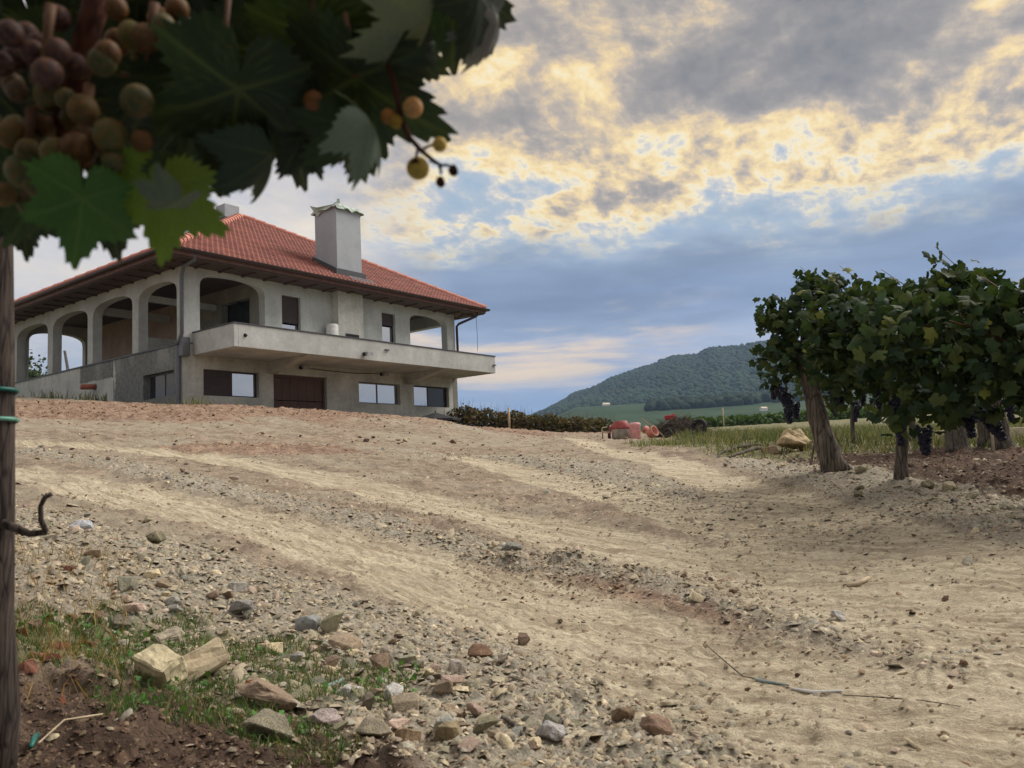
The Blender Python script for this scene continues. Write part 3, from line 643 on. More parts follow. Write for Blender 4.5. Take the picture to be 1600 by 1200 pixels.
m = H(); m.box(11.25, 11.57, 4.6, 4.95, FL, 3.6); m.box(11.25, 11.57, 8.2, 8.55, FL, 3.6); m.box(11.25, 11.57, .31, DP-.3, 3.6, TOPZ); m.obj('side_beam', M['plaster_smooth'], house)
m = H(); m.box(.31, LF-.36, .31, DP-.2, TOPZ-.06, TOPZ+.04); m.obj('ceiling', M['soffit'], house)
m = H(); m.box(.32, 2.70, 5.45, 5.62, 3.45, 3.7); m.box(.32, 2.70, 2.6, 2.74, 3.42, 3.62); m.obj('terrace_beam', M['plaster_smooth'], house)
# balcony
m = H(); B0, B1 = .285, 11.54
m.prism([(-2.0, 1.43), (-2.0, 2.06), (-1.87, 2.06), (-1.87, 1.60), (-.003, 1.60), (-.003, 1.43)], 'x', B0+.13, B1-.13)
m.box(B0, B0+.128, -2.0, -.003, 1.43, 2.06); m.box(B1-.128, B1, -2.0, -.003, 1.43, 2.06)
bal = m.obj('balcony', M['plaster_smooth'], house, bevel=.008)
m = H(); m.box(B0-.02, B1+.02, -2.025, -1.86, 2.062, 2.095); m.box(B0-.02, B0+.15, -1.858, .0, 2.062, 2.095); m.box(B1-.15, B1+.02, -1.858, 0, 2.062, 2.095); m.obj('coping', M['coping'], bal)
for x0 in (2.76, 8.68):
    m = H(); m.prism([(-.003, 1.06), (-.003, 1.428), (-1.9, 1.428), (-1.9, 1.40), (-.25, 1.08)], 'x', x0, x0+.26); m.obj('bracket', M['plaster'], house)
# windows: frame with panes and shutters
def window(x0, x1, z0, z1, panes, frame='frame', axis='x', depth=.13, bar=.045):
    m = H(); y0, y1 = depth, depth+.06
    def bx(a0, a1, b0, b1, q0=y0, q1=y1): (m.box(a0, a1, q0, q1, b0, b1) if axis == 'x' else m.box(q0, q1, a0, a1, b0, b1))
    bx(x0, x1, z0, z0+bar); bx(x0, x1, z1-bar, z1); bx(x0, x0+bar, z0+bar, z1-bar); bx(x1-bar, x1, z0+bar, z1-bar)
    for a0, a1, b0, b1, kind in panes[:-1]: bx(a1-bar*.5, a1+bar*.5, z0+bar, z1-bar)
    wo_ = m.obj('window', M[frame], house)
    for a0, a1, b0, b1, kind in panes:
        p = H(); q0 = depth+.02 if kind != 'shutter' else depth-.03; e = .022
        (p.box(a0+e, a1-e, q0, q0+.02, b0+bar, b1-bar) if axis == 'x' else p.box(q0, q0+.02, a0+e, a1-e, b0+bar, b1-bar))
        if kind == 'shutter':
            nsl = int((b1-b0)/.045)
            for k in range(nsl): zz = b0+(b1-b0)*k/nsl; p.box(a0+.01, a1-.01, depth-.045, depth-.031, zz+.004, zz+(b1-b0)/nsl-.004)
            p.obj('shutter', M['shutter'], wo_)
        else: p.obj('pane', M['glass_dark' if kind == 'dark' else 'glass'], wo_)
    p = H(); (p.box(x0, x1, .30, .335, z0, z1) if axis == 'x' else p.box(.30, .335, x0, x1, z0, z1)); p.obj('unlit_backing', M['dark'], wo_)  # dark sheet behind the panes, coloured to stand for the unlit room
    return wo_
window(.61, 2.46, .30, 1.06, [(.62, 1.60, .30, 1.06, 'shutter'), (1.60, 2.45, .30, 1.06, 'glass')])
window(6.46, 8.43, .29, 1.03, [(6.47, 7.42, .29, 1.03, 'glass'), (7.42, 8.42, .29, 1.03, 'glass')], 'frame_grey')
window(9.14, 11.08, .27, 1.05, [(9.15, 10.02, .27, 1.05, 'glass'), (10.02, 11.07, .27, 1.05, 'dark')])
window(.50, 2.18, .32, 1.055, [(.51, 1.30, .32, 1.05, 'dark'), (1.30, 2.17, .32, 1.05, 'dark')], 'frame_grey', 'y', .17)
window(3.34, 4.06, 1.50, 3.62, [(3.35, 4.05, 1.55, 2.75, 'glass'), (3.35, 4.05, 2.75, 3.62, 'shutter')])
window(7.63, 8.29, 1.50, 3.60, [(7.64, 8.28, 1.55, 3.16, 'glass'), (7.64, 8.28, 3.16, 3.60, 'shutter')])
m = H(); m.box(2.98, 5.06, .17, .22, -.6, -.0); m.box(2.98, 3.06, .12, .22, 0, 1.07); m.box(4.98, 5.06, .12, .22, 0, 1.07); m.box(3.06, 4.98, .12, .22, .99, 1.07)
gd = m.obj('garage_door', M['door'], house)
for r0, r1 in ((-.42, .265), (.285, .985)):
    for k in range(6):
        x0 = 3.065+k*.319; m = H(); m.box(x0, x0+.312, .145, .185, r0, r1); m.obj('plank', M['door'], gd, bevel=.006)
# ---- roof
OV = .88; EZ = 4.17; AX = LF/2; RISE = 3.86; RUN = AX+OV; SL = RISE/RUN
apex = np.array([AX, AX, EZ+RISE])
m = H(); E0, E1 = -OV+.03, LF+OV-.03; m.add([(E0, E0, EZ-.03), (E1, E0, EZ-.03), (E1, E1, EZ-.03), (E0, E1, EZ-.03), (AX, AX, EZ+RISE-.08)], [(0, 1, 4), (1, 2, 4), (2, 3, 4), (3, 0, 4)])
m.add([(E0, E0, EZ-.06), (E1, E0, EZ-.06), (E1, E1, EZ-.06), (E0, E1, EZ-.06)], [(0, 1, 2, 3)]); m.obj('roof_deck', M['soffit'], house)
def roof_face(k):
    rot = [(lambda a, b: (a, b)), (lambda a, b: (LF-b, a)), (lambda a, b: (LF-a, LF-b)), (lambda a, b: (b, LF-a))][k]
    V = []; Fq = []; C = []; nrow = 24; dc = .172; n4 = 6
    prof = [0, .022, .070, .076, .050, .006]
    for r in range(nrow):
        d0 = RUN*r/nrow; d1 = RUN*(r+1.12)/nrow; d1 = min(d1, RUN)
        cols = np.arange(-math.ceil(RUN/dc)*n4, math.ceil(RUN/dc)*n4+1)
        base = len(V); kept = []
        for c_ in cols:
            a = AX+c_*dc/n4; lim = RUN-d0
            if abs(a-AX) > lim: continue
            kept.append(c_)
        for c_ in kept:
            a = AX+c_*dc/n4; h = prof[c_ % n4]; dd = min(d1, RUN-abs(a-AX)); dd = max(dd, d0)
            ti = (c_//n4)*31+r*17; g = .78+.42*((ti*2654435761 % 997)/997); lift = .012*((ti*40503 % 101)/101)
            cc = np.array(lin(130, 75, 62))*g*np.array([1, .97+.06*((ti*7919 % 53)/53), 1])
            for d_, up in ((d0, .056+lift), (dd, .002)):
                x, y = rot(a, -OV+d_); V.append((x, y, EZ+SL*d_+h+up)); C.append(cc)
            x, y = rot(a, -OV+d0); V.append((x, y, EZ+SL*d0+h*.3-.012)); C.append(cc*.9)
        for q in range(len(kept)-1):
            b = base+q*3; Fq.append((b, b+3, b+4, b+1)); Fq.append((b+2, b+5, b+3, b))
    me = mesh_np('roof_tiles', np.array(V)*HS, Fq, False, np.array(C)); link('roof_tiles', me, M['tile'], house, kind='stuff')
for k in range(4): roof_face(k)
hl = .42; m = MB(HS); vv = []; ff = []
prof = [(math.cos(t)*.155, math.sin(t)*.13) for t in np.linspace(-.2, math.pi+.2, 9)]
for s, gsc in ((0, 1.12), (hl*1.12, .9)):
    vv += [(p*gsc, s, q*gsc) for p, q in prof]
ff = [(q, q+1, q+10, q+9) for q in range(8)]+[tuple(range(9))]; m.add(vv, ff); ridge_me = m.mesh('ridge_tile'); ridge_me.materials.append(M['ridge'])
for sx, sy in ((-1, -1), (1, -1), (1, 1), (-1, 1)):
    c = np.array([AX+sx*RUN, AX+sy*RUN, EZ+.05]); e = apex+np.array([0, 0, .05])-c; L = np.linalg.norm(e); e /= L; side_ = np.cross(e, [0, 0, 1]); side_ /= np.linalg.norm(side_); upv = np.cross(side_, e)
    for k in range(int(L/hl)):
        p = (c+e*k*hl)*HS; o = link('ridge_tile', ridge_me, None, house); o.matrix_local = Matrix(((side_[0], e[0], upv[0], p[0]), (side_[1], e[1], upv[1], p[1]), (side_[2], e[2], upv[2], p[2]), (0, 0, 0, 1)))
# eaves: gutter, fascia, rafters
half = [(math.cos(t)*.075, math.sin(t)*.075) for t in np.linspace(math.pi, 2*math.pi, 8)]; gut = [(a-.08, b+.02) for a, b in half]+[(a*.82-.08, b*.82+.02) for a, b in reversed(half)]
for k in range(4):
    m = H(); m.prism([(-OV+a, EZ+.0+b) for a, b in gut], 'x', -OV-.10, LF+OV+.10)
    g_ = m.obj('gutter', M['gutter'], house, smooth=False); g_.matrix_local = Matrix.Translation(Vector((AX, AX, 0))*HS)@Matrix.Rotation(k*math.pi/2, 4, 'Z')@Matrix.Translation(-Vector((AX, AX, 0))*HS)
    m = H(); m.box(-OV+.006, LF+OV-.006, -OV+.005, -OV+.04, EZ-.15, EZ-.02); g_ = m.obj('fascia', M['fascia'], house); g_.matrix_local = Matrix.Translation(Vector((AX, AX, 0))*HS)@Matrix.Rotation(k*math.pi/2, 4, 'Z')@Matrix.Translation(-Vector((AX, AX, 0))*HS)
m = H(); m.box(-.045, .045, -OV+.22, .02, -.225, -.155); raf = m.mesh('rafter'); raf.materials.append(M['rafter'])
for k in range(4):
    R = Matrix.Translation(Vector((AX, AX, 0))*HS)@Matrix.Rotation(k*math.pi/2, 4, 'Z')@Matrix.Translation(-Vector((AX, AX, 0))*HS)
    for q in range(17 if k in (0, 3) else 8): o = link('rafter', raf, None, house); o.matrix_local = R@Matrix.Translation(Vector((-.4+q*.77, 0, EZ))*HS)
m = H(); z0, z1 = EZ-.185, EZ-.152
m.box(-OV+.045, LF+OV-.045, -OV+.045, -.004, z0, z1); m.box(-OV+.045, LF+OV-.045, LF+.004, LF+OV-.045, z0, z1); m.box(-OV+.045, -.004, -.001, LF+.001, z0, z1); m.box(LF+.004, LF+OV-.045, -.001, LF+.001, z0, z1); m.obj('soffit', M['soffit'], house)
# downpipes
m = H(); m.tube([(-.15, -OV+.02, EZ-.02), (-.14, -OV+.06, EZ-.2), (-.16, -.30, 3.86), (-.10, -.10, 3.66), (-.09, -.07, 3.5), (-.09, -.07, 2.0), (-.10, .04, 1.84), (-.12, .12, 1.7)], .055, 10)
m.obj('downpipe', M['pipe_grey'], house, True)
m = H(); m.tube([(-.08, .14, 1.84), (-.08, .14, BASE)], .062, 10); m.box(-.11, .12, -.14, .07, 1.38, 1.90); m.obj('downpipe', M['pipe_grey'], house, False)
m = H(); m.tube([(LF+.45, -OV+.06, EZ-.03), (LF+.45, -OV+.06, 3.95), (LF+.40, -OV+.12, 3.87), (LF+.06, -.14, 3.62), (LF+.01, -.06, 3.52), (LF+.01, -.06, 1.6)], .05, 10); m.obj('downpipe', M['gutter'], house, True)
# chimneys
m = H(); m.box(5.33, 6.43, -.35, -.003, FL, 4.2); m.obj('chimney_breast', M['plaster'], house)
m = H(); m.box(5.62, 6.21, -.36, -.345, 2.1, 2.57); m.obj('firebox_opening', M['dark'], house)  # flat dark plate, its colour painted as the shade inside the firebox
m = H(); m.box(5.33, 6.43, -.35, .76, 4.201, 6.93); ch = m.obj('chimney', M['zinc'], house, bevel=.012)
m = H(); m.prism([(-.42, 4.30), (-.42, 4.72), (.80, 5.36), (.80, 5.0)], 'x', 5.24, 5.326); m.prism([(-.42, 4.30), (-.42, 4.72), (.80, 5.36), (.80, 5.0)], 'x', 6.434, 6.55); m.box(5.327, 6.433, -.42, -.353, 4.3, 4.74)
m.prism([(-.80, 4.26), (-.42, 4.50), (-.42, 4.56), (-.80, 4.30)], 'x', 5.7, 6.8); m.obj('flashing', M['coping'], ch)
def tarp():
    n = 30; V = []; g = np.linspace(-.26, 1.26, n)
    for a in g:
        for b in g:
            x = 5.33+a*1.10; y = -.35+b*1.11; ox = max(-a, a-1, 0); oy = max(-b, b-1, 0); o = max(ox, oy)
            x = min(max(x, 5.33-.03-ox*.25), 6.43+.03+ox*.25); y = min(max(y, -.35-.03-oy*.25), .76+.03+oy*.25)
            nz = float(fbm(a*5+3, b*5, 3, 81)); z = 6.955+.12*(nz-.35)*(o == 0)+.02-(.20+.55*nz)*o*1.0+.10*math.exp(-((a-.5)**2+(b-.5)**2)*14)
            V.append((x+(nz-.5)*.07*(o > 0), y+(nz-.5)*.07*(o > 0), max(z, 6.72)))
    f = [(i*n+j, (i+1)*n+j, (i+1)*n+j+1, i*n+j+1) for i in range(n-1) for j in range(n-1)]
    m = H(); m.add(V, f); m.tube([(5.72, .1, 7.0), (5.70, .06, 7.15), (5.78, .02, 7.24), (5.74, -.02, 7.34)], [.14, .09, .06, .05], 7); m.add([(5.33, -.35, 6.98), (5.18, .45, 7.0), (5.10, .72, 7.10), (5.26, .55, 6.72), (5.31, .2, 6.9)], [(0, 1, 2, 3, 4)])
    m.obj('cover_sheet', plain('green_white_sheet', lin(172, 186, 172), .7, .3, 3.), ch, False)
tarp()
m = H(); m.box(5.55, 6.2, 6.45, 7.05, 7.3, 8.70); c2 = m.obj('chimney', M['zinc'], house); m = H(); m.box(5.5, 6.25, 6.40, 7.10, 7.2, 8.16); m.obj('flashing', M['coping'], c2)
# small fittings
def flood(x, y, z):
    m = H(); m.box(x-.05, x+.05, y-.10, y-.003, z-.05, z+.05); f = m.obj('floodlight', M['black'], house); m = H(); m.prism([(y-.20, z-.06), (y-.20, z+.05), (y-.10, z+.07), (y-.10, z-.04)], 'x', x-.02, x+.22); m.obj('lamp_head', M['lamp'], f)
flood(4.90, -2.0, 1.60); flood(4.0, 0., 1.33); flood(7.5, 0., 1.34)
m = H(); m.tube([(.63, -2.006, 1.76), (.63, -1.99, 1.76)], .055, 12); m.box(.60, .67, -2.05, -2.0, 1.74, 1.77); m.obj('cable_outlet', M['dark'], house)
m = H(); m.box(5.80, 5.97, -2.06, -2.003, 1.80, 1.84); m.box(11.38, 11.54, -2.05, -2.003, 1.715, 1.75); m.obj('drain_spout', M['pipe_grey'], house)
m = H(); m.tube([(4.1, -.02, 1.34), (5., -.03, 1.31), (6.2, -.02, 1.30), (7.4, -.02, 1.36)], .012, 5); m.obj('cable', M['wire'], house)
m = H(); m.tube([(.0, 5.15, 1.02), (-.42, 5.2, 1.0)], .085, 14); pp = m.obj('drain_pipe', M['pipe_red'], house, True); m = H(); m.tube([(-.02, 5.15, 1.03), (.03, 5.15, 1.02)], .12, 14); m.obj('collar', M['pipe_grey'], pp)
m = H(); m.tube([(LF+.5, -OV+.2, EZ-.1), (LF+.52, -OV+.2, 3.2), (LF+.5, -OV+.2, 2.5)], .008, 4); m.obj('hanging_cord', M['wire'], house)
p = hp(5.10, -.30, 1.602); m = MB(); m.lathe([(.22, 0), (.245, .03), (.245, 1.40), (.21, 1.46)], 16, (0, 0, 0)); link('drum', m.mesh('drum', True), M['white'], loc=tuple(p), label='pale round drum standing on the balcony beside the chimney breast', cat='drum')
# ------------------------------------------------------------------ vineyard on the right
GL = [lin(56, 72, 42), lin(66, 80, 46), lin(48, 66, 44), lin(78, 88, 50), lin(60, 78, 56)]
bunch_me = {}
def bunch_mesh(seed, L=.24, W=.075, br=.0105, n=230):
    g = np.random.default_rng(seed); t = g.random(n)**.8; a = g.random(n)*6.28; r = W*(1-t*.72)*np.sqrt(g.uniform(.05, 1, n))*.85; pos = np.stack([r*np.cos(a), r*np.sin(a), -t*L], -1)
    tv, tf = ICO1; V = (tv[None]*br*g.uniform(.85, 1.2, (n, 1, 1))+pos[:, None]).reshape(-1, 3); Fq = (tf[None]+np.arange(n)[:, None, None]*len(tv)).reshape(-1, 3)
    me = mesh_np('grape_bunch', V, Fq, True); me.materials.append(M['berry_dark']); return me
BUN = [bunch_mesh(s, L, W) for s, L, W in ((1, .20, .07), (2, .26, .075), (3, .16, .06))]
def vine(px, py, dist, trunk, lean, rad, h, span, thick, nleaf, nmass, label, bunches=(), bark='bark', low=.85, tops=(), root=True, bent=0.):
    """a vine standing where the photo shows its foot; span = canopy half-width either side (left, right) in metres"""
    d = ray(px, py); p = d/np.hypot(d[0], d[1])*dist; p = np.array([p[0], p[1], gz1(p[0], p[1])])
    right = np.array([p[1], -p[0], 0])/np.hypot(p[0], p[1]); away = np.array([p[0], p[1], 0])/np.hypot(p[0], p[1]); up = np.array([0, 0, 1.])
    v = empty('grapevine', tuple(p), label, 'grapevine', 'vines of the vineyard on the right')
    head = right*lean[0]+away*lean[1]+up*trunk
    pts = []; rr = []
    for k in range(12):
        s = k/11; w_ = np.array([math.sin(s*5+px)*.02, math.cos(s*4+px)*.02, 0])*(s*(1-s)*4)
        pts.append(head*s+w_+right*bent*math.sin(s*math.pi)-up*.06*(s == 0)); rr.append(rad*(1.22-.40*s+.25*math.exp(-s*14))*(1+.07*math.sin(s*23+px)))
    m = MB(); m.tube(pts, rr, 14)
    if root: m.tube([up*.10*trunk, right*rad*1.3-up*.0+away*-.05, right*rad*2.0-up*.06], [rad*.7, rad*.5, rad*.25], 8)
    m.obj('trunk', M[bark], v, True)
    tips = []
    for k in range(9):
        a = rng.uniform(-1, 1); e = head+right*(span[0]*-a if a < 0 else span[1]*a)*np.sign(a)*.9+away*rng.uniform(-thick, thick)*.6+up*rng.uniform(.2, max(.3, h-trunk-.1)); mid = (head+e)/2+up*.08+rng.normal(size=3)*.05
        m = MB(); m.tube([head-up*.05, head*.6+mid*.4, mid, e], [.017, .012, .009, .005], 6); m.obj('cane', M['cane_far'], v, True)
    # leaves through the canopy volume
    n = nleaf+nmass; a = rng.random(n); x = -span[0]+a*(span[0]+span[1]); topv = h*(.94+.13*(fbm(x*2.2+px, x*0+2, 3, 91)-.5)*2); 
    lo = trunk*low*(1-.28*np.abs(fbm(x*2.6-px, x*0+7, 3, 93)-.4)*2); tt = rng.random(n)**.85; z = lo+(topv-lo)*tt
    ed = np.minimum((x+span[0])/.35, (span[1]-x)/.35).clip(.25, 1); z = np.where(rng.random(n) < 1-ed, lo+(topv-lo)*rng.uniform(.35, .8, n), z)
    y = rng.normal(size=n)*thick*.55*np.sqrt(np.clip(1-((z-(lo+topv)/2)/((topv-lo)/2+.1))**2, .15, 1))
    keep = fbm(x*3.1+px, z*3.1, 3, 97) > .22
    pos = right*x[:, None]+away*y[:, None]+up*z[:, None]
    ex = []
    for (tx, tz, nn) in tops:                 # long shoots sticking out of the canopy
        if tz > h*.95: m = MB(); m.tube([right*tx*.7+up*(h*.6), right*(tx+.02)+up*(h*.85), right*(tx+.10*math.sin(2.5))+up*(h*.85+(tz-h*.85)*.5), right*(tx+.10*math.sin(5))+up*tz], [.006, .005, .004, .002], 5); m.obj('cane', M['cane_far'], v, True)
        for q in range(nn): s = q/nn; ex.append(right*(tx+.10*math.sin(s*5))+up*(h*.85+(tz-h*.85)*s)+rng.normal(size=3)*.045)
    if ex: pos[:len(ex)] = np.array(ex); keep[:len(ex)] = True
    pos = pos[keep]; y = np.concatenate([y[keep]]); order = np.argsort(y-(np.arange(len(y)) < len(ex))*9); pos = pos[order]; n = len(pos)
    sz = rng.uniform(.042, .072, n); out = np.stack([-away]*n)*.55
    fr = rot_rand(n, .7, out, .8)
    k = min(nleaf, n, 298)
    for q in range(k):
        o = link('leaf', FAR_LEAF[q % 4], None, v); F3 = fr[q]*sz[q]
        o.matrix_local = Matrix(((F3[0, 0], F3[0, 1], F3[0, 2], pos[q, 0]), (F3[1, 0], F3[1, 1], F3[1, 2], pos[q, 1]), (F3[2, 0], F3[2, 1], F3[2, 2], pos[q, 2]), (0, 0, 0, 1)))
        c = np.array(GL[rng.integers(5)])*rng.uniform(.6, 1.15)
        if rng.random() < .03: c = np.array(lin(112, 116, 56))
        o.color = tuple(c)+(1,)
    if n > k:
        cols = np.array([GL[q] for q in rng.integers(0, 5, n-k)])*rng.uniform(.6, 1.05, (n-k, 1)); leaf_mass('leaf_mass', pos[k:], sz[k:], cols, v, .7, out[k:], kind='stuff')
    for q, (bx, bz, by, s) in enumerate(bunches):
        o = link('grape_bunch', BUN[q % 3], None, v); o.location = tuple(right*bx+away*by+up*bz); o.scale = (s, s, s); o.rotation_euler = (rng.normal()*.12, rng.normal()*.12, rng.random()*6)
    return p
vine(1304, 740, 8.1, 1.12, (-.20, .05), .088, 1.88, (.58, .68), .30, 298, 1400, 'thick leaning shaggy trunked vine at the left end of the row, beside the hill',
     [(-.42, .80, -.1, 1.2), (-.36, .74, 0, 1.1), (-.30, .66, .1, 1.0), (-.45, .90, .1, 1), (.06, .82, -.1, 1.1), (.12, .76, .1, 1.2), (.18, .88, 0, 1.), (.30, .84, .1, 1.), (-.12, 1.2, -.3, 1.0), (.05, 1.32, -.32, 1.)], tops=((-.05, 1.96, 14), (.30, 1.92, 10), (-.52, 1.55, 6), (-.44, .84, 30), (-.34, .80, 20), (-.50, 1.0, 20), (.20, .74, 30), (.36, .62, 34), (.55, .55, 30)), low=.80)
vine(1408, 758, 7.0, .98, (-.06, .05), .040, 1.62, (.60, .90), .34, 298, 2100, 'thin trunked vine second from the left with large dark grape bunch hanging low beside it',
     [(.02, .64, -.12, 1.2), (.05, .52, -.1, 1.), (.19, .40, -.1, 1.35), (.08, .74, .05, 1.), (-.08, .80, 0, 1.1), (.26, .66, .1, .9), (.02, .84, .1, 1.2), (.12, .72, -.2, 1.)], tops=((.50, 1.80, 26), (.10, 1.68, 12), (-.30, .68, 18), (.30, .62, 30), (.48, .60, 34), (.62, .54, 30)), low=.68, root=False, bent=.05)
vine(1640, 800, 5.7, .95, (-.03, .05), .05, 1.36, (.95, .8), .34, 298, 1700, 'vine at the right edge of the picture nearest the camera, its foot out of frame', [(-.28, .62, .1, 1.1), (-.40, .70, .1, 1.)], tops=((-.16, 1.48, 14), (-.45, .46, 26), (-.65, .42, 22)), low=.60)
vine(1497, 713, 11.0, .84, (-.03, .05), .105, 1.75, (.80, .80), .35, 180, 420, 'stout vine trunk with a flaring foot in front of the pale low wall', [(-.2, .7, -.2, 1.2), (.25, .66, -.1, 1.2), (.1, .74, -.2, 1.1)], low=.86)
vine(1546, 702, 12.8, .84, (-.05, .0), .105, 1.75, (.80, .80), .35, 140, 360, 'leaning vine trunk standing behind the right part of the pale low wall', [(-.2, .66, -.2, 1.2), (.2, .7, -.1, 1.2)], low=.9)
vine(1570, 706, 12.0, .84, (-.10, .0), .10, 1.75, (.7, .90), .35, 140, 360, 'vine trunk farthest right of the three stout trunks near the pale wall', [(.1, .62, -.2, 1.2), (-.2, .7, -.2, 1.1)], low=.9)
vine(1336, 694, 13.2, .90, (.0, .0), .03, 1.75, (.80, .80), .35, 120, 360, 'slim vine in the second row seen between the two front trunks', [(-.3, .72, -.1, 1.2), (.1, .70, -.1, 1.2), (.3, .74, 0, 1.1)], low=.9)
vine(1430, 700, 14.2, .85, (.0, .0), .05, 1.7, (.8, .8), .35, 100, 120, 'second row vine hidden mostly behind the low hanging grape bunch', [(.1, .7, -.1, 1.2)], low=.85)
def vfoot(px, py, dist): d = ray(px, py); p = d/np.hypot(d[0], d[1])*dist; return np.array([p[0], p[1], gz1(p[0], p[1])])
wA, wB, wC = vfoot(1304, 740, 8.1), vfoot(1408, 758, 7.0), vfoot(1640, 800, 5.7)
for hh_, nm in ((.78, 'lower'), (1.15, 'upper')):
    m = MB(); m.tube([wA+[0, 0, hh_], wB+[0, 0, hh_-.02], wC+[0, 0, hh_-.02], wC+(wC-wB)*1.5+[0, 0, hh_]], .003, 5); m.obj('trellis_wire', M['wire'], None, True, label=nm+' trellis wire strung along the front vine row on the right', cat='wire')
def stake(name, px, py, dist, h, r, mt, label, cat='stake', lean=(0, 0)):
    d = ray(px, py); p = d/np.hypot(d[0], d[1])*dist; z = gz1(p[0], p[1]); m = MB(); m.tube([(0, 0, -.05), (lean[0]*.5, lean[1]*.5, h*.5), (lean[0], lean[1], h)], [r, r*.95, r*.9], 8); return m.obj(name, M[mt], None, True, loc=(p[0], p[1], z), label=label, cat=cat)
stake('brace_pole', 1260, 694, 9.0, .75, .014, 'bark', 'thin slanting wooden brace pole left of the thick leaning vine trunk', lean=(.24, .05))
stake('metal_stake', 1282, 712, 8.6, 1.2, .011, 'wire', 'thin upright dark rod close to the left side of the thick vine trunk')
stake('wooden_stake', 1552, 700, 11.0, .34, .018, 'wood', 'short pale wooden stake in front of the low wall between two trunks')
stake('wooden_stake', 797, 690, 33, .85, .05, 'wood', 'short pale fence stake standing in front of the dry hedge right of the house')
stake('wire_post', 1133, 690, 60, 1.5, .05, 'wood', 'far thin vineyard post beyond the brush heap')
# low pale wall with a dark painted hook mark
d = ray(1464, 697); p = d/np.hypot(d[0], d[1])*15.; z0 = gz1(p[0], p[1]); wl = empty('low_wall', (p[0], p[1], z0), 'low pale concrete wall with a dark hook shaped mark behind the vine trunks', 'wall', rz=-math.atan2(p[0], p[1])+.05)
for k, (a, b, h) in enumerate(((0, .40, .205), (.41, .86, .20), (.87, 1.30, .19))): m = MB(); m.box(a, b, 0, .16, -.2, h); m.obj('block', M['concrete'], wl, bevel=.008)
m = MB(); m.tube([(.175, -.006, .06), (.19, -.006, .10), (.205, -.006, .135), (.20, -.006, .165), (.18, -.006, .175), (.155, -.006, .165), (.15, -.006, .135)], .011, 6); m.obj('hook_mark', M['black'], wl)
# grass and weeds between the rows
def scatter(n, cond, x0, x1, y0, y1):
    x = rng.uniform(x0, x1, n*4); y = rng.uniform(y0, y1, n*4); k = cond(x, y); x, y = x[k][:n], y[k][:n]; return np.stack([x, y, ground(x, y)], -1)
P_ = scatter(24000, lambda x, y: (side_bed(x, y)+(vnoise(x*1.2, y*1.2, 3)-.5)*2.2 > 3.0) & (x/y > .2) & (x/y < .72), 2.5, 19, 9.5, 30)
n = len(P_); c = np.where(rng.random((n, 1)) < .42, np.array(lin(126, 118, 90))[None], np.array(lin(82, 92, 60))[None])*rng.uniform(.7, 1.25, (n, 1))
blades('tall_grass', P_, rng.uniform(.06, .30, n)*(.5+.9*vnoise(P_[:,0]*1.8, P_[:,1]*1.8, 6)), rng.uniform(.004, .010, n), c, .95, kind='stuff', label='tall green and straw coloured grass between the vine rows')
P_ = scatter(9000, lambda x, y: masks(x, y)['green'] > .35+.4*rng.random(len(x)), 1.6, 7.5, 8, 24)
P_ = P_[side_bed(P_[:, 0], P_[:, 1]) < 3.2]; n = len(P_); c = np.where(rng.random((n, 1)) < .45, np.array(lin(138, 128, 98))[None], np.array(lin(86, 96, 64))[None])*rng.uniform(.7, 1.25, (n, 1))
blades('rough_grass', P_, rng.uniform(.03, .20, n)*(.5+.9*vnoise(P_[:,0]*1.8, P_[:,1]*1.8, 6)), rng.uniform(.004, .009, n), c, 1.0, kind='stuff', label='rough grass on the verge left of the vineyard')
pc = on_ground(1240, 664)
for dist, tops_, sd_ in ((75., 1.1, 0), (92., 1.2, 1)):
    aa = np.array([math.atan2(*ray(q, 660)[:2]) for q in np.linspace(1060, 1640, 2400)]); r = dist+rng.normal(size=2400)*.4; pos = np.stack([r*np.sin(aa), r*np.cos(aa), base_h(r*np.sin(aa), r*np.cos(aa))+rng.random(2400)*tops_], -1)
    leaf_mass('vine_row', pos, rng.uniform(.16, .30, 2400), tint(lin(72, 92, 46), 2400, .35), None, kind='stuff', label='distant green vine row below the hill')
# boulder heap left of the vines
def hull_mesh(name, seed, npts=16, sc=(1, 1, .7), sub=0, rough=.0):
    g = np.random.default_rng(seed); bm = bmesh.new()
    for q in range(npts):
        v = g.normal(size=3); v /= np.linalg.norm(v); v = np.sign(v)*np.abs(v)**.8*g.uniform(.82, 1.05); bm.verts.new(v*np.array(sc))
    r = bmesh.ops.convex_hull(bm, input=bm.verts[:]); bmesh.ops.delete(bm, geom=[e for e in r['geom_interior'] if isinstance(e, bmesh.types.BMVert)], context='VERTS')
    bmesh.ops.dissolve_limit(bm, angle_limit=.25, verts=bm.verts[:], edges=bm.edges[:])
    bmesh.ops.bevel(bm, geom=bm.edges[:], offset=.035, segments=1, affect='EDGES', clamp_overlap=True)
    bmesh.ops.triangulate(bm, faces=bm.faces[:])
    if sub:
        bmesh.ops.subdivide_edges(bm, edges=bm.edges[:], cuts=sub, use_grid_fill=True)
        for v in bm.verts: v.co += v.co.normalized()*(float(fbm(v.co.x*3+seed, v.co.y*3+v.co.z*2, 4, seed))-.5)*rough
    me = bpy.data.meshes.new(name); bm.to_mesh(me); bm.free(); return me
STONE = [hull_mesh('stone', 100+s, 11, sc) for s, sc in enumerate([(1, .75, .55), (1, .9, .7), (1, .6, .5), (1, .8, .38), (1, .7, .8), (1, .95, .5), (1, .55, .35), (1, .8, .6)])]
BIG = [hull_mesh('stone', 200+s, 14, sc, 3, .20) for s, sc in enumerate([(1, .8, .75), (1, .7, .5), (1, .85, .6), (1, .6, .4)])]
for me in STONE+BIG: me.materials.append(M['stone'])
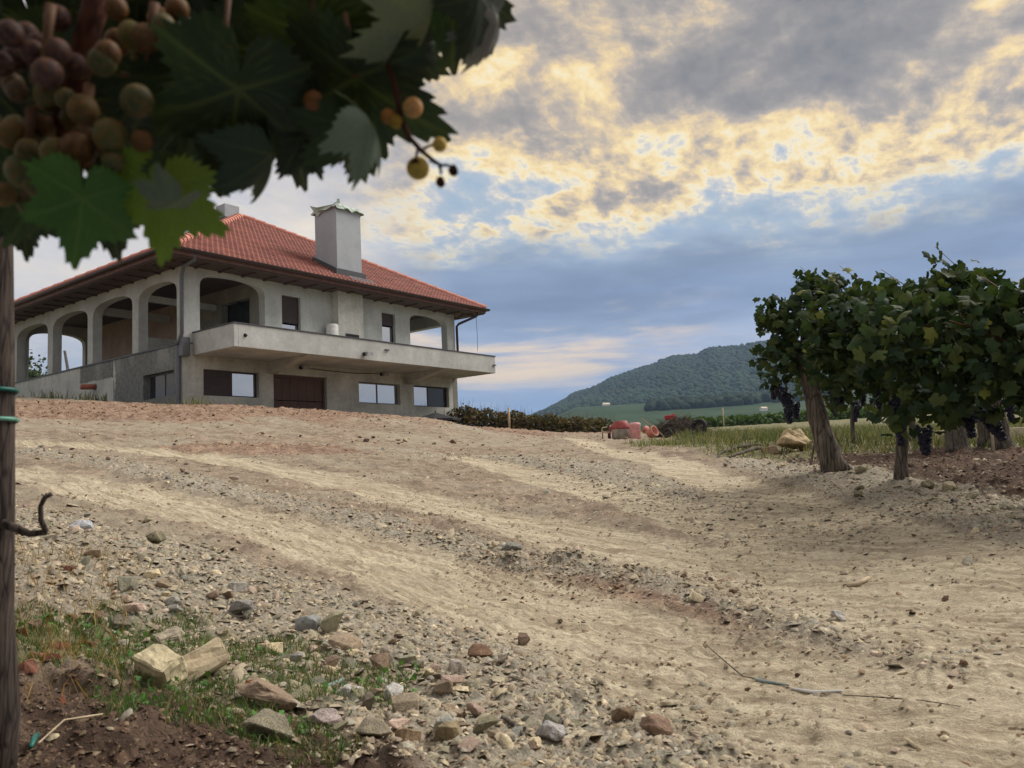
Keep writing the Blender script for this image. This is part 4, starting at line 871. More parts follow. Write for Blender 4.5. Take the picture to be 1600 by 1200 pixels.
def stone(px, py, size_px, color, label, group=None, mesh=None, name='stone', cat='stone', sink=.25, p=None, rot=None):
    p = gp(px, py) if p is None else p; depth = float(p@FW); s = size_px/F*depth*.5; mesh = mesh or STONE[rng.integers(8)]
    o = link(name, mesh, M['stone'], label=label, cat=cat, group=group, color=color); o.scale = (s, s, s)
    o.location = (p[0], p[1], p[2]+s*(.5-sink)); o.rotation_euler = rot or (rng.normal()*.22, rng.normal()*.22, rng.random()*6.28); return o
S = stone
CR = lin(206, 188, 154); GR = lin(150, 148, 140); WH = lin(208, 202, 196); BR = lin(124, 104, 88); OL = lin(142, 136, 112); PK = lin(176, 152, 138); DB = lin(82, 62, 52)
S(1240, 709, 62, lin(214, 190, 152), 'largest cream boulder on the heap left of the thick vine trunk', mesh=hull_mesh('boulder', 411, 15, (1, .8, .66), 4, .42), sink=.12, cat='boulder', name='boulder', rot=(0, .05, .3))
S(1204, 712, 30, lin(190, 160, 140), 'pinkish smaller boulder just left of the large cream boulder', mesh=BIG[2], cat='boulder', name='boulder', sink=.1)
S(1346, 747, 24, lin(190, 180, 150), 'pale squarish stone at the edge of the dark vineyard soil, between trunks', mesh=BIG[2], sink=.05)
S(1484, 770, 30, lin(206, 192, 158), 'upright cream stone on the row edge under the vines', mesh=BIG[0], sink=.0)
S(1576, 800, 36, lin(196, 188, 164), 'pale stone at the right edge below the vines', mesh=BIG[1])
S(1450, 770, 36, lin(164, 154, 128), 'flat dusty stone left of the upright cream stone', mesh=BIG[3])
S(1520, 785, 30, lin(168, 158, 132), 'flat dusty stone right of the upright cream stone', mesh=BIG[3])
S(1590, 782, 12, WH, 'small white stone on the soil at the right edge')
for q in range(18):
    px = rng.uniform(1120, 1290); py = 722+(rng.random()-.5)*22-.02*(px-1200); S(px, py, rng.uniform(7, 17), *(lambda ci, sd_: ([CR, PK, GR, BR][ci], '%s rubble stone %s the two boulders left of the vines' % (['cream', 'pinkish', 'grey', 'brown'][ci], sd_), '%s rubble %s the boulders' % (['cream', 'pinkish', 'grey', 'brown'][ci], sd_)))(rng.integers(4), 'left of' if px < 1195 else 'below' if px < 1255 else 'right of'))
for q in range(18):
    t = rng.random(); px = 1340+t*270; py = 752+t*62+rng.normal()*9+8; S(px, py, rng.uniform(8, 22), *(lambda ci, sd_: ([OL, GR, lin(176, 166, 140)][ci], '%s stone on the vineyard edge %s' % (['olive', 'grey', 'pale tan'][ci], sd_), '%s vineyard edge stones %s' % (['olive', 'grey', 'pale tan'][ci], sd_)))(rng.integers(3), 'between the two front trunks' if px < 1410 else 'left of the upright cream stone' if px < 1484 else 'right of the upright cream stone'))
# roots and branches in the heap
for (a, b, c, lab) in (((1122, 716), (1160, 706), (1192, 700), 'long grey root lying left of the small boulder'), ((1140, 722), (1180, 716), (1205, 708), 'dark broken branch below the grey root in the heap')):
    pa, pb, pcx = gp(*a), gp(*b), gp(*c); m = MB(); q_ = [pa+(pcx-pa)*s_+np.array([rng.normal()*.012, rng.normal()*.012, .01+.055*math.sin(s_*3)+rng.normal()*.008]) for s_ in np.linspace(0, 1, 8)]; m.tube(q_, [.008, .017, .026, .022, .030, .024, .016, .007], 9); m.obj('branch', M['bark'], None, True, label=lab, cat='branch')
# ------------------------------------------------------------------ building gear on the crest
def pos_at(px, py, dist): d = ray(px, py); p = d/np.hypot(d[0], d[1])*dist; return (p[0], p[1], gz1(p[0], p[1]))
pm = pos_at(971, 682, 24.); ys = -math.atan2(pm[0], pm[1])
# feet stand on the crest
cm = empty('cement_mixer', pm, 'cement mixer with faded red top and crusted grey drum on the crest', 'cement mixer', rz=ys)
m = MB(); m.lathe([(.20, .02), (.27, .06), (.285, .30), (.285, .34)], 22); m.obj('drum', M['mixer_grey'], cm, True)
m = MB(); m.lathe([(.296, .335), (.30, .38), (.20, .56), (.19, .575), (.17, .57)], 22); m.obj('drum_cone', M['mixer_red'], cm, True)
for sx in (-1, 1): m = MB(); m.tube([(sx*.34, -.1, -.03), (sx*.32, 0, .42), (sx*.30, .1, .46)], .022, 8); m.obj('leg', M['mixer_red'], cm, True)
m = MB(); m.tube([(-.40, 0, .12), (-.34, 0, .12)], .12, 14); m.obj('wheel', M['rubber'], cm)
m = MB(); m.lathe([(.13, -.02), (.15, 0), (.16, .40), (.17, .42), (.17, .47), (.12, .50)], 18); b = m.obj('barrel', M['pink'], None, True, loc=pos_at(993, 682, 23.5), label='faded pink plastic barrel right beside the cement mixer', cat='barrel')
m = MB(); m.lathe([(.15, 0), (.16, .02), (.19, .26), (.20, .30), (.17, .30), (.14, .08)], 18); b = m.obj('bucket', M['orange'], None, True, loc=tuple(np.array(pos_at(1014, 682, 23.3))+[0, 0, .16]), label='orange terracotta coloured bucket lying tilted beside the pink barrel', cat='bucket'); b.rotation_euler = (1.2, .2, .7); b.scale = (.8, .8, .8)
m = MB(); m.lathe([(.10, 0), (.11, .22), (.09, .24)], 14); b = m.obj('bucket', M['orange'], None, True, loc=tuple(np.array(pos_at(1007, 676, 23.9))+[0, 0, .24]), label='small pale orange pot on top of the gear behind the tilted bucket', cat='pot'); b.rotation_euler = (1.0, .5, 0); b.scale = (.8, .8, .8); b.name = 'pot'
m = MB(); m.box(-.50, .50, -.03, .03, -.015, .015); b = m.obj('plank', M['wood'], None, loc=tuple(np.array(pos_at(1024, 676, 24.2))+[0, 0, .27]), label='pale plank leaning up left over the brush heap', cat='plank'); b.rotation_euler = (0, .75, ys)
def twig_heap(px, py, dist, w, h, n, label):
    c = np.array(pos_at(px, py, dist)); e = empty('brush_heap', tuple(c), label, 'brush heap', rz=ys)
    m = MB()
    for q in range(n):
        a = rng.random(3); x = (a[0]-.5)*w*1.7; z = a[1]*h*(1-(2*(a[0]-.5))**2*.7); dv = rng.normal(size=3)*.22; dv[2] = abs(dv[2])*.6
        p0 = np.array([x, (a[2]-.5)*.6, z]); m.tube([p0-dv, p0+rng.normal(size=3)*.02, p0+dv], [.010, .009, .004], 4)
    m.obj('twigs', M['bark'], e, kind='stuff')
    m = MB(); m.lathe([(w*.66, -.05), (w*.55, h*.45), (w*.3, h*.75), (w*.08, h*.85)], 14); o = m.obj('heap_core', plain('dark_brush', lin(98, 84, 76), .95, .5, 9., bstr=1.), e); o.scale = (1.2, .5, 1)
twig_heap(1062, 680, 25, .85, .58, 420, 'heap of dry twigs and earth with a red can on top')
m = MB(); m.box(-.16, .16, -.1, .1, 0, .14); m.tube([(.1, 0, .14), (.1, 0, .19)], .03, 8); m.obj('red_can', plain('red_can_paint', lin(168, 44, 48), .45, .15, 8.), None, bevel=.02, loc=tuple(np.array(pos_at(1049, 680, 25))+[0, 0, .50]), label='small red can lying on top of the brush heap', cat='can')
def tyre(px, py, dist, r, label, tilt):
    m = MB(); n = 22; pts = [(0, math.cos(2*math.pi*k/n)*r, math.sin(2*math.pi*k/n)*r) for k in range(n+1)]; m.tube(pts, r*.30, 8, False)
    o = m.obj('tyre', M['rubber'], None, True, loc=tuple(np.array(pos_at(px, py, dist))+[0, 0, r*1.1]), label=label, cat='tyre'); o.rotation_euler = (0, tilt, ys+.9)
tyre(1093, 681, 24.6, .22, 'black tyre propped upright against the right end of the brush heap', .25); tyre(1043, 683, 24.2, .12, 'small black tyre in front of the left end of the brush heap', .4)
# wheelbarrow frame left of the mixer
wb = empty('handcart', pos_at(947, 683, 24.2), 'small brown handcart frame left of the cement mixer', 'handcart', rz=ys)
m = MB(); m.box(-.12, .10, -.12, .12, .20, .24); m.tube([(-.12, 0, .22), (-.10, 0, .34), (.05, 0, .36)], .018, 6); m.obj('tray', M['wood'], wb); m = MB(); m.tube([(.13, -.1, -.03), (.12, -.1, .38)], .022, 8); m.tube([(-.1, -.1, -.03), (-.1, -.1, .22)], .015, 8); m.obj('leg', M['fascia'], wb, True)
# black parasol by the corner of the house
q = hp(9.21-1.0, -1.9, 0.); zt = -.14*HS+HC[2]; pr = empty('parasol', (q[0], q[1], gz1(q[0], q[1])), 'low black canopy on a pale pole near the right corner of the house', 'parasol', rz=math.atan2(HU[1], HU[0])); zz = zt-gz1(q[0], q[1])
m = MB(); c8 = [(1.12*math.cos(a), .95*math.sin(a), zz-.30) for a in np.linspace(0, 2*math.pi, 9)[:-1]]; m.add(c8+[(0, 0, zz)]+[(a*1.0, b, c-.08) for a, b, c in c8], [(i, (i+1) % 8, 8) for i in range(8)]+[(i, 9+i, 9+(i+1) % 8, (i+1) % 8) for i in range(8)]); m.tube([(0, 0, zz-.02), (0, 0, zz+.07)], .025, 8); m.obj('canopy', M['black'], pr)
m = MB(); m.tube([(.95, 0, -.2), (.95, 0, zz-.34)], .03, 8); m.obj('pole', M['white'], pr, True)
# dry hedge behind the crest, right of the house
def shrub(px, py, dist, w, h, n, cols, label, size=(.05, .11), group='dry shrubs right of the house'):
    p = np.array(pos_at(px, py, dist)); e = empty('shrub', tuple(p), label, 'shrub', group, rz=-math.atan2(p[0], p[1]))
    x = rng.normal(size=n)*w*.5; z = rng.random(n)**.8*h*(1-.35*np.minimum(1, np.abs(x)/w)); y = rng.normal(size=n)*.35
    m = MB()
    for q in range(26): xx = rng.normal()*w*.5; m.tube([(xx, 0, -.05), (xx+rng.normal()*.12, rng.normal()*.15, h*rng.uniform(.8, 1.25))], [.012, .004], 4)
    m.obj('stems', M['cane_far'], e)
    k = np.array(cols)[rng.integers(0, len(cols), n)]*rng.uniform(.7, 1.25, (n, 1)); leaf_mass('foliage', np.stack([x, y, z], -1), rng.uniform(*size, n), k, e, .2)
HB = [lin(96, 84, 64), lin(78, 76, 50), lin(112, 92, 66), lin(70, 66, 48)]
for q, px in enumerate(np.linspace(726, 940, 12)): shrub(px+rng.normal()*3, 683, 36+rng.random()*3, .85, 1.05-.03*q+rng.random()*.15, 520, HB, ['first', 'second', 'third', 'fourth', 'fifth', 'sixth', 'seventh', 'eighth', 'ninth', 'tenth', 'eleventh', 'last'][q]+' dry shrub counted from the house in the low hedge')
for q, px in enumerate((36, 50, 64)):
    d = ray(px, 596); p = d/np.hypot(d[0], d[1])*58; e = empty('bush', (p[0], p[1], p[2]-2.6), ['left bush seen through the leftmost terrace arch', 'middle bush seen through the leftmost terrace arch', 'right bush seen through the leftmost terrace arch'][q], 'bush', 'bushes behind the house')
    n = 380; v = rng.normal(size=(n, 3))*[.5, .4, .9]+[0, 0, 1.9]; leaf_mass('foliage', v, rng.uniform(.10, .2, n), tint(lin(64, 78, 48), n), e, .2); m = MB(); m.tube([(0, 0, -1), (0, 0, 2.)], [.08, .03], 6); m.obj('stem', M['bark'], e)
d0 = ray(108, 588)*62; d1 = ray(101, 548)*62; m = MB(); m.tube([d0+[0, 0, -3], d0, d1], [.16, .13, .10], 6); m.obj('leaning_pole', M['frame_grey'], None, label='slim leaning grey pole far behind the house, seen through an arch', cat='pole')
def hut(px, py, dist, s, label):
    d = ray(px, py); p = d/np.hypot(d[0], d[1])*dist; a = math.atan2(p[0], p[1]); z = max(float(hill_h(np.array([dist]), np.array([a]))[0]), float(base_h(p[0], p[1])[0])); e = empty('hut', (p[0], p[1], z), label, 'hut', rz=.3)
    m = MB(); m.box(-s, s, -s*.6, s*.6, -2, s*.8); m.obj('wall', M['white'], e); m = MB(); m.prism([(-s*.7, s*.8), (0, s*1.3), (s*.7, s*.8)], 'x', -s*1.05, s*1.05); m.obj('roof', M['concrete'], e)
hut(947, 636, 960, 4.2, 'tiny white hut beside the path along the forest foot'); hut(1194, 650, 560, 2.2, 'tiny white hut in the valley left of the vines')
# ------------------------------------------------------------------ stones, clods and gravel in the foreground
NAMED = [(800, 876, 36, GR, 3, 'flat grey green stone alone beside the middle wheel track'), (776, 862, 20, CR, 3, 'small cream stone left of the flat grey green stone'), (128, 838, 40, lin(206, 208, 214), 1, 'blue white stone lying at the left near the twig'),
 (548, 1104, 52, WH, 0, 'white quartz stone left of a second white stone near the grass'), (616, 1108, 48, WH, 1, 'white quartz stone on the right of the pair near the grass'), (508, 1146, 64, lin(196, 178, 172), 3, 'pinkish flat stone below the pair of white stones'),
 (424, 1164, 92, lin(150, 142, 122), 1, 'large layered olive stone at the lower edge near the soil'), (372, 932, 30, WH, 2, 'round white stone at the top edge of the gravel spill'), (480, 994, 44, lin(158, 160, 158), 2, 'blue grey stone right of the grass patch'),
 (376, 970, 50, lin(168, 164, 162), 3, 'long flat grey stone just above the grass'), (242, 862, 50, OL, 3, 'olive slab stone at the top of the left gravel'), (816, 1006, 34, BR, 2, 'dark brown earth clod on the tan track'), (640, 1054, 34, lin(168, 164, 140), 2, 'pale olive stone in the middle of the gravel spill'),
 (714, 1066, 36, lin(190, 178, 166), 0, 'pale rounded stone right of the middle of the spill'), (752, 1042, 46, lin(134, 104, 84), 1, 'brown block shaped stone at the right of the spill'), (1026, 1160, 56, lin(152, 124, 106), 1, 'reddish brown stone at the lower middle edge'),
 (974, 1146, 40, lin(134, 112, 92), 2, 'brown stone left of the reddish one at the lower edge'), (640, 1176, 50, lin(178, 152, 122), 2, 'orange brown stone at the bottom edge'), (700, 1180, 54, lin(164, 146, 116), 0, 'tan stone right of the orange brown one at bottom'),
 (862, 1178, 56, lin(186, 180, 178), 1, 'pale grey stone with brown stain at the bottom'), (586, 1176, 60, lin(160, 148, 128), 1, 'olive tan stone at the bottom left of the orange one'), (758, 1158, 48, OL, 3, 'olive flat stone in the lower gravel'), (366, 755, 20, lin(200, 180, 168), 1, 'small pinkish stone on the gravel strip left'), (1310, 960, 30, WH, 3, 'white flat fragment on the right wheel track')]
for px, py, sz, c, b, lab in NAMED: S(px, py, sz*1.1, c, lab, mesh=BIG[b] if sz > 28 else None, sink=.12)
PAL = [OL, GR, lin(166, 150, 128), BR, CR, PK, lin(120, 118, 104), lin(176, 166, 148), lin(150, 132, 112), lin(122, 112, 98)]
NAMES = ['olive', 'grey', 'tan', 'brown', 'cream', 'pinkish', 'greenish grey', 'pale', 'light brown', 'dark brown']
def zone(px): return 'beside the near vine trunk' if px < 130 else 'above the grass patch' if px < 300 else 'right of the grass patch' if px < 500 else 'around the white quartz pair' if px < 690 else 'toward the lower middle edge'
def szw(s): return 'tiny' if s < 10 else 'small' if s < 16 else 'middling' if s < 26 else 'large'
cnt = 0
sp_line = [(-20, 850), (80, 885), (240, 930), (400, 985), (520, 1040), (640, 1090), (760, 1140), (900, 1190)]
while cnt < 205:
    t = rng.random()*(len(sp_line)-1); k = int(t); u_ = t-k; px = sp_line[k][0]*(1-u_)+sp_line[k+1][0]*u_; py = sp_line[k][1]*(1-u_)+sp_line[k+1][1]*u_
    py += rng.normal()*44+10; px += rng.normal()*40
    if px < 24 or py > 1215 or (px < 450 and py > 985+.16*(px-100) and py < 1150): continue
    sz = (7+rng.exponential(12))*(.55+(py-800)/420); sz = min(sz*(1.3 if 380 < px < 780 and py > 1060 else 1.), 58); ci = rng.integers(10)
    S(px, py, sz, np.array(PAL[ci])*rng.uniform(1.0, 1.7), '%s %s stone in the gravel spill %s' % (szw(sz), NAMES[ci], zone(px)), '%s %s stones %s' % (szw(sz), NAMES[ci], zone(px)), sink=.2); cnt += 1
for q in range(24):
    L = [[(20, 705), (320, 760), (650, 842), (960, 892), (1300, 965)], [(600, 700), (900, 730), (1150, 805), (1500, 870)]][q % 2]; t = rng.random()*(len(L)-1); k = int(t); u_ = t-k; ci = [0, 4, 1, 5][rng.integers(4)]
    px = L[k][0]*(1-u_)+L[k+1][0]*u_+rng.normal()*15; py = L[k][1]*(1-u_)+L[k+1][1]*u_+rng.normal()*12; pl = ['nearer', 'farther'][q % 2]+' strip between wheel tracks, '+('left' if px < 550 else 'middle' if px < 1000 else 'right')+' part'
    S(px, py, rng.uniform(7, 15), PAL[ci], 'loose %s stone on the %s' % (NAMES[ci], pl), '%s stones on the %s' % (NAMES[ci], pl))
for q in range(52):
    px, py = [(980+rng.normal()*110, 902+rng.normal()*16), (1300+rng.normal()*170, 1000+rng.normal()*50), (700+rng.normal()*120, 1000+rng.normal()*30), (520+rng.normal()*90, 690+rng.normal()*8)][q % 4]; ci = rng.integers(3); pl = ['on the dark strip in the middle of the track', 'on the right wheel track', 'on the near wheel track above the gravel', 'on the brown patch below the house'][q % 4]
    S(px, min(py, 1190), rng.uniform(8, 19), [BR, DB, lin(140, 112, 88)][ci], '%s earth clod %s' % (['brown', 'dark', 'pale brown'][ci], pl), '%s clods %s' % (['brown', 'dark', 'pale brown'][ci], pl), name='earth_clod', cat='clod', sink=.35)
# fine gravel: real pieces, too many to count
def gravel(name, XY, size, cols, label):
    n = len(XY); z = ground(XY[:, 0], XY[:, 1]); tmpl = []
    for me in STONE[:3]:
        pass
    hv = [(-1, -.6, -.3), (.9, -.8, -.3), (1, .7, -.3), (-.8, .8, -.3), (-.6, -.3, .45), (.5, -.5, .5), (.6, .45, .35), (-.4, .5, .55)]; hf = [(4, 5, 6), (4, 6, 7), (0, 1, 5), (0, 5, 4), (1, 2, 6), (1, 6, 5), (2, 3, 7), (2, 7, 6), (3, 0, 4), (3, 4, 7)]
    tv = np.array(hv); V = tv[None]*(1+(rng.random((n, 8, 3))-.5)*.9)*size[:, None, None]*np.stack([np.ones(n), rng.uniform(.5, 1, n), rng.uniform(.35, .9, n)], -1)[:, None]
    a = rng.random(n)*6.28; c, s = np.cos(a)[:, None], np.sin(a)[:, None]; V = np.stack([V[..., 0]*c-V[..., 1]*s, V[..., 0]*s+V[..., 1]*c, V[..., 2]], -1)
    tl = rng.normal(size=(n, 2))*.3; V[..., 2] += V[..., 0]*tl[:, :1]+V[..., 1]*tl[:, 1:]; V += np.stack([XY[:, 0], XY[:, 1], z+size*.10], -1)[:, None]
    Ff = (np.array(hf)[None]+np.arange(n)[:, None, None]*8).reshape(-1, 3); return link(name, mesh_np(name, V.reshape(-1, 3), Ff, False, np.repeat(cols[:, None], 8, 1).reshape(-1, 3)), M['gravel'], kind='stuff', label=label)
def weighted(n, x0, x1, y0, y1, f, view=.80):
    out = []
    while sum(map(len, out)) < n:
        x = rng.uniform(x0, x1, 20000); y = rng.uniform(y0, y1, 20000); k = (np.abs(x) < y*view+.3) & (rng.random(20000) < f(x, y)); out.append(np.stack([x[k], y[k]], -1))
    return np.concatenate(out)[:n]
def fg(x, y): mk_ = masks(x, y); return np.clip(mk_['gravel']*1.0+mk_['red']*.10+.03, 0, 1)*(1-mk_['track']*.9)/np.maximum(1, (np.hypot(x, y)/2.5)**1.0)
pal = np.array(PAL)*.55+np.array(lin(168, 156, 134))[None]*.45
XY = weighted(20000, -3.2, 3.5, 1.3, 5.5, fg); gravel('gravel', XY, rng.uniform(.003, .008, 20000)+rng.exponential(.0042, 20000), pal[rng.integers(0, 10, 20000)]*rng.uniform(.8, 1.2, (20000, 1)), 'loose gravel spilled along the lower left and between the tracks')
def ff_(x, y): mk_ = masks(x, y); return np.clip(mk_['gravel']*1.0+.12*(1-mk_['track'])+.035, 0, 1)
XY = weighted(9000, -9, 7, 5.0, 14, ff_); gravel('gravel', XY, rng.uniform(.005, .013, 9000)+rng.exponential(.005, 9000), pal[rng.integers(0, 10, 9000)]*rng.uniform(.8, 1.2, (9000, 1)), 'gravel scattered over the rising track')
XY = weighted(5000, -16, 12, 13, 27, lambda x, y: np.clip(.15+masks(x, y)['red'], 0, 1)*.6); gravel('earth_crumbs', XY, rng.uniform(.012, .04, 5000), tint(lin(138, 108, 84), 5000, .35), 'crumbs of brown earth on the mound before the house')
XY = weighted(9000, -1.6, .6, 1.2, 3.0, lambda x, y: np.clip(masks(x, y)['dark'], 0, 1)*.9+.02); gravel('earth_crumbs', XY, rng.uniform(.0015, .005, 9000)+rng.exponential(.0018, 9000), tint(lin(80, 62, 50), 9000, .25), 'crumbs of dark soil at the lower left')
XY = weighted(5000, 1.5, 9, 5, 14, lambda x, y: np.clip(masks(x, y)['dark'], 0, 1)*.9+.01); gravel('earth_crumbs', XY, rng.uniform(.006, .02, 5000), tint(lin(88, 68, 55), 5000, .25), 'crumbs of dark soil under the vines')
XY = weighted(11000, -3.5, 4.5, 1.4, 8, lambda x, y: np.clip(.2+masks(x, y)['red'], 0, 1)*(1-.55*masks(x, y)['track'])*.5*np.clip((fbm(x*1.7, y*1.7, 3, 33)-.3)*4, .1, 1)); gravel('earth_crumbs', XY, rng.uniform(.002, .008, 11000)+rng.exponential(.002, 11000), tint(lin(134, 114, 92), 11000, .3), 'crumbs of dry earth on the near track')
# broken roof-edge blocks in the grass, lower left
def slab(px, py, w, h, t, rz, rx, ry, c, label, name='stone_block'):
    p = gp(px, py); m = MB(); g = np.random.default_rng(int(px)); v = [np.array(q)*[w, h, t]*g.uniform(.82, 1.1, 3) for q in [(-.5, -.5, -.5), (.5, -.5, -.5), (.5, .5, -.5), (-.5, .5, -.5), (-.5, -.5, .5), (.5, -.5, .5), (.5, .5, .5), (-.5, .5, .5)]]
    m.add(v, [(0, 3, 2, 1), (4, 5, 6, 7), (0, 1, 5, 4), (1, 2, 6, 5), (2, 3, 7, 6), (3, 0, 4, 7)]); me = m.mesh(name, False, .006)
    bm = bmesh.new(); bm.from_mesh(me); bmesh.ops.triangulate(bm, faces=bm.faces[:]); bmesh.ops.subdivide_edges(bm, edges=bm.edges[:], cuts=4, use_grid_fill=True)
    for q in bm.verts: q.co += Vector(rng.normal(size=3))*.0012+Vector(((float(vnoise(q.co.y*40, q.co.z*40, 3))-.5)*.012, (float(vnoise(q.co.x*40, q.co.z*40, 4))-.5)*.012, (float(vnoise(q.co.x*30, q.co.y*30, 5))-.5)*.010))
    bm.to_mesh(me); bm.free(); o = link(name, me, None, loc=(p[0], p[1], p[2]+t*.35), label=label, cat='stone block', color=c); o.rotation_euler = (rx, ry, rz); mm = M.get('block_stone'); me.materials.append(mm)
def blockb(t):
    c = t.new('ShaderNodeObjectInfo').outputs['Color']; o = objc(t); n = t.noise(o, 18., 6, .65); n2 = t.noise(o, 120., 4, .6); f = t.m('MULTIPLY', t.step(n, .3, .7, .75, 1.15), t.step(n2, .25, .75, .85, 1.12))
    return pbsdf(t, t.mix(1., c, t.comb(f, f, f), 'MULTIPLY'), .9, n2, .5, .003, spec=.15)
M['block_stone'] = mat('broken_block', blockb)
slab(252, 1062, .125, .075, .085, -.5, .45, .2, lin(196, 182, 148), 'broken cream block on the left of the pair in the grass')
slab(308, 1056, .16, .075, .08, .75, -.4, -.35, lin(176, 160, 132), 'broken tan block leaning on the right of the pair in the grass')
slab(262, 1006, .085, .05, .05, .9, .3, -.3, lin(164, 152, 132), 'small greyish fragment behind the pair of broken blocks')
dw = hull_mesh('driftwood', 321, 16, (1, .30, .24), 3, .34); dw.materials.append(M['block_stone']); pa, pcx = gp(372, 1090), gp(482, 1132); pm_ = (pa+pcx)/2; o = link('driftwood', dw, None, loc=(pm_[0], pm_[1], pm_[2]+.022), label='short grey tan piece of wood lying between grass and white stones', cat='wood piece', color=lin(146, 126, 106)); s = float(np.linalg.norm(pcx-pa))*.54; o.scale = (s, s, s); o.rotation_euler = (.3, .08, math.atan2(pcx[1]-pa[1], pcx[0]-pa[0]))
for q in range(12):
    px = rng.uniform(940, 1100); S(px, rng.uniform(681, 689), rng.uniform(4, 9), [CR, GR, PK, BR][q % 4], 'tiny %s rubble stone in front of the building gear' % ['cream', 'grey', 'pinkish', 'brown'][q % 4], '%s rubble before the building gear' % ['cream', 'grey', 'pinkish', 'brown'][q % 4])
# twigs, strips and scraps
def strip(name, pts, r, mt, label, cat, lift=.005, n=6):
    m = MB(); m.tube([gp(*p)+[0, 0, lift] for p in pts], r, n); return m.obj(name, M[mt], None, True, label=label, cat=cat)
strip('white_strip', [(1236, 1064), (1272, 1070), (1316, 1073)], [.004, .006, .003], 'white', 'white plastic strip lying on the right wheel track', 'plastic strip')
strip('teal_strip', [(1176, 1046), (1190, 1056), (1232, 1062)], [.003, .006, .003], 'blue', 'pale blue green plastic scrap left of the white strip', 'plastic scrap')
strip('root_strand', [(1104, 1000), (1130, 1022), (1160, 1042), (1178, 1048)], [.0015, .0025, .0025, .0015], 'bark', 'thin dark root piece on the track left of the plastic scrap', 'root')
strip('root_strand', [(1316, 1076), (1380, 1080), (1440, 1088), (1500, 1094)], [.0015, .002, .0015, .001], 'bark', 'thin dark root strand right of the white strip', 'root', .004)
strip('stick', [(1322, 912), (1340, 908), (1358, 900)], [.008, .012, .010], 'wood', 'short brown stick on the right wheel track', 'stick')
strip('stick', [(786, 1140), (806, 1152), (826, 1166)], [.006, .006, .005], 'bark', 'thin dark stick in the lower gravel', 'stick')
strip('stick', [(868, 1120), (884, 1136), (900, 1150)], [.006, .006, .005], 'bark', 'dark stick right of the lower gravel', 'stick')
strip('teal_tie', [(48, 1190), (54, 1176), (58, 1164)], [.004, .006, .005], 'teal', 'teal plastic tie lying on dark soil at the lower left corner', 'plastic tie', .02)
strip('blue_scrap', [(490, 1082), (512, 1080), (538, 1078)], [.006, .012, .006], 'blue', 'blue grey scrap between grass and white stones', 'scrap')
strip('straw', [(60, 1190), (100, 1150), (160, 1135)], [.002, .002, .002], 'wood', 'thin straw curving over dark soil at the lower left', 'straw', .03)
# grass patch and fallen leaves, lower left
gl_ = pline([(40, 985), (150, 1000), (260, 1010), (360, 1040), (450, 1080)]); gl2 = pline([(250, 1110), (330, 1120), (430, 1150), (480, 1180)])
def gcond(x, y): return (pdist(x, y, gl_)+(fbm(x*5, y*5, 3, 5)-.5)*.5 < .33) | (pdist(x, y, gl2)+(fbm(x*7, y*7, 3, 6)-.5)*.25 < .14)
P_ = scatter(24000, lambda x, y: gcond(x, y) & (vnoise(x*9, y*9, 12) > .22), -2.6, .4, 1.3, 4.2); n = len(P_); c = np.where(rng.random((n, 1)) < .28, np.array(lin(130, 116, 84))[None], np.array(lin(74, 98, 54))[None])*rng.uniform(.65, 1.3, (n, 1))
blades('short_grass', P_, rng.uniform(.010, .046, n), rng.uniform(.0007, .0018, n), c, 1.2, kind='stuff', label='patch of short green grass at the lower left')
P_ = scatter(1500, lambda x, y: gcond(x, y) & (vnoise(x*6, y*6, 8) > .45), -2.6, .4, 1.3, 4.2); n = len(P_); P_[:, 2] += rng.uniform(.008, .03, n)
leaf_mass('weeds', P_, rng.uniform(.006, .014, n), tint(lin(84, 116, 62), n, .35), None, -.3, np.tile([0, 0, .8], (n, 1)), _fl[1], kind='stuff', label='small leafy weeds growing in the grass patch')
P_ = scatter(2200, lambda x, y: (pdist(x, y, pline([(30, 880), (120, 900), (60, 1000), (40, 1060)]))+(fbm(x*5, y*5, 3, 15)-.5)*.4 < .25), -3.2, -.4, 1.6, 5); n = len(P_)
blades('dry_straw', P_, rng.uniform(.03, .10, n), rng.uniform(.0008, .0016, n), tint(lin(150, 122, 82), n, .3), 1.3, kind='stuff', label='dry straw and rootlets beside the vine foot')
DRY = [leaf_mesh('dry_leaf', 40, 4, .10, .9, .30, .5, 50+s) for s in range(3)]
DL = ['large rust fallen leaf touching the near trunk edge', 'large brown fallen leaf second from the near trunk', 'tan curled fallen leaf at the upper right of the leaf litter', 'dark red brown fallen leaf right of the tan one', 'orange fallen leaf lowest beside the near trunk', 'brown fallen leaf at the upper left of the leaf litter', 'dark fallen leaf on the gravel above the leaf litter', 'darkest fallen leaf between the two large ones', 'orange fallen leaf on the driftwood end', 'dark rust fallen leaf half behind the near trunk', 'small dull brown fallen leaf at the top of the grass', 'small orange fallen leaf on the dark soil']
for me in DRY: me.materials.append(M['dry_leaf'])
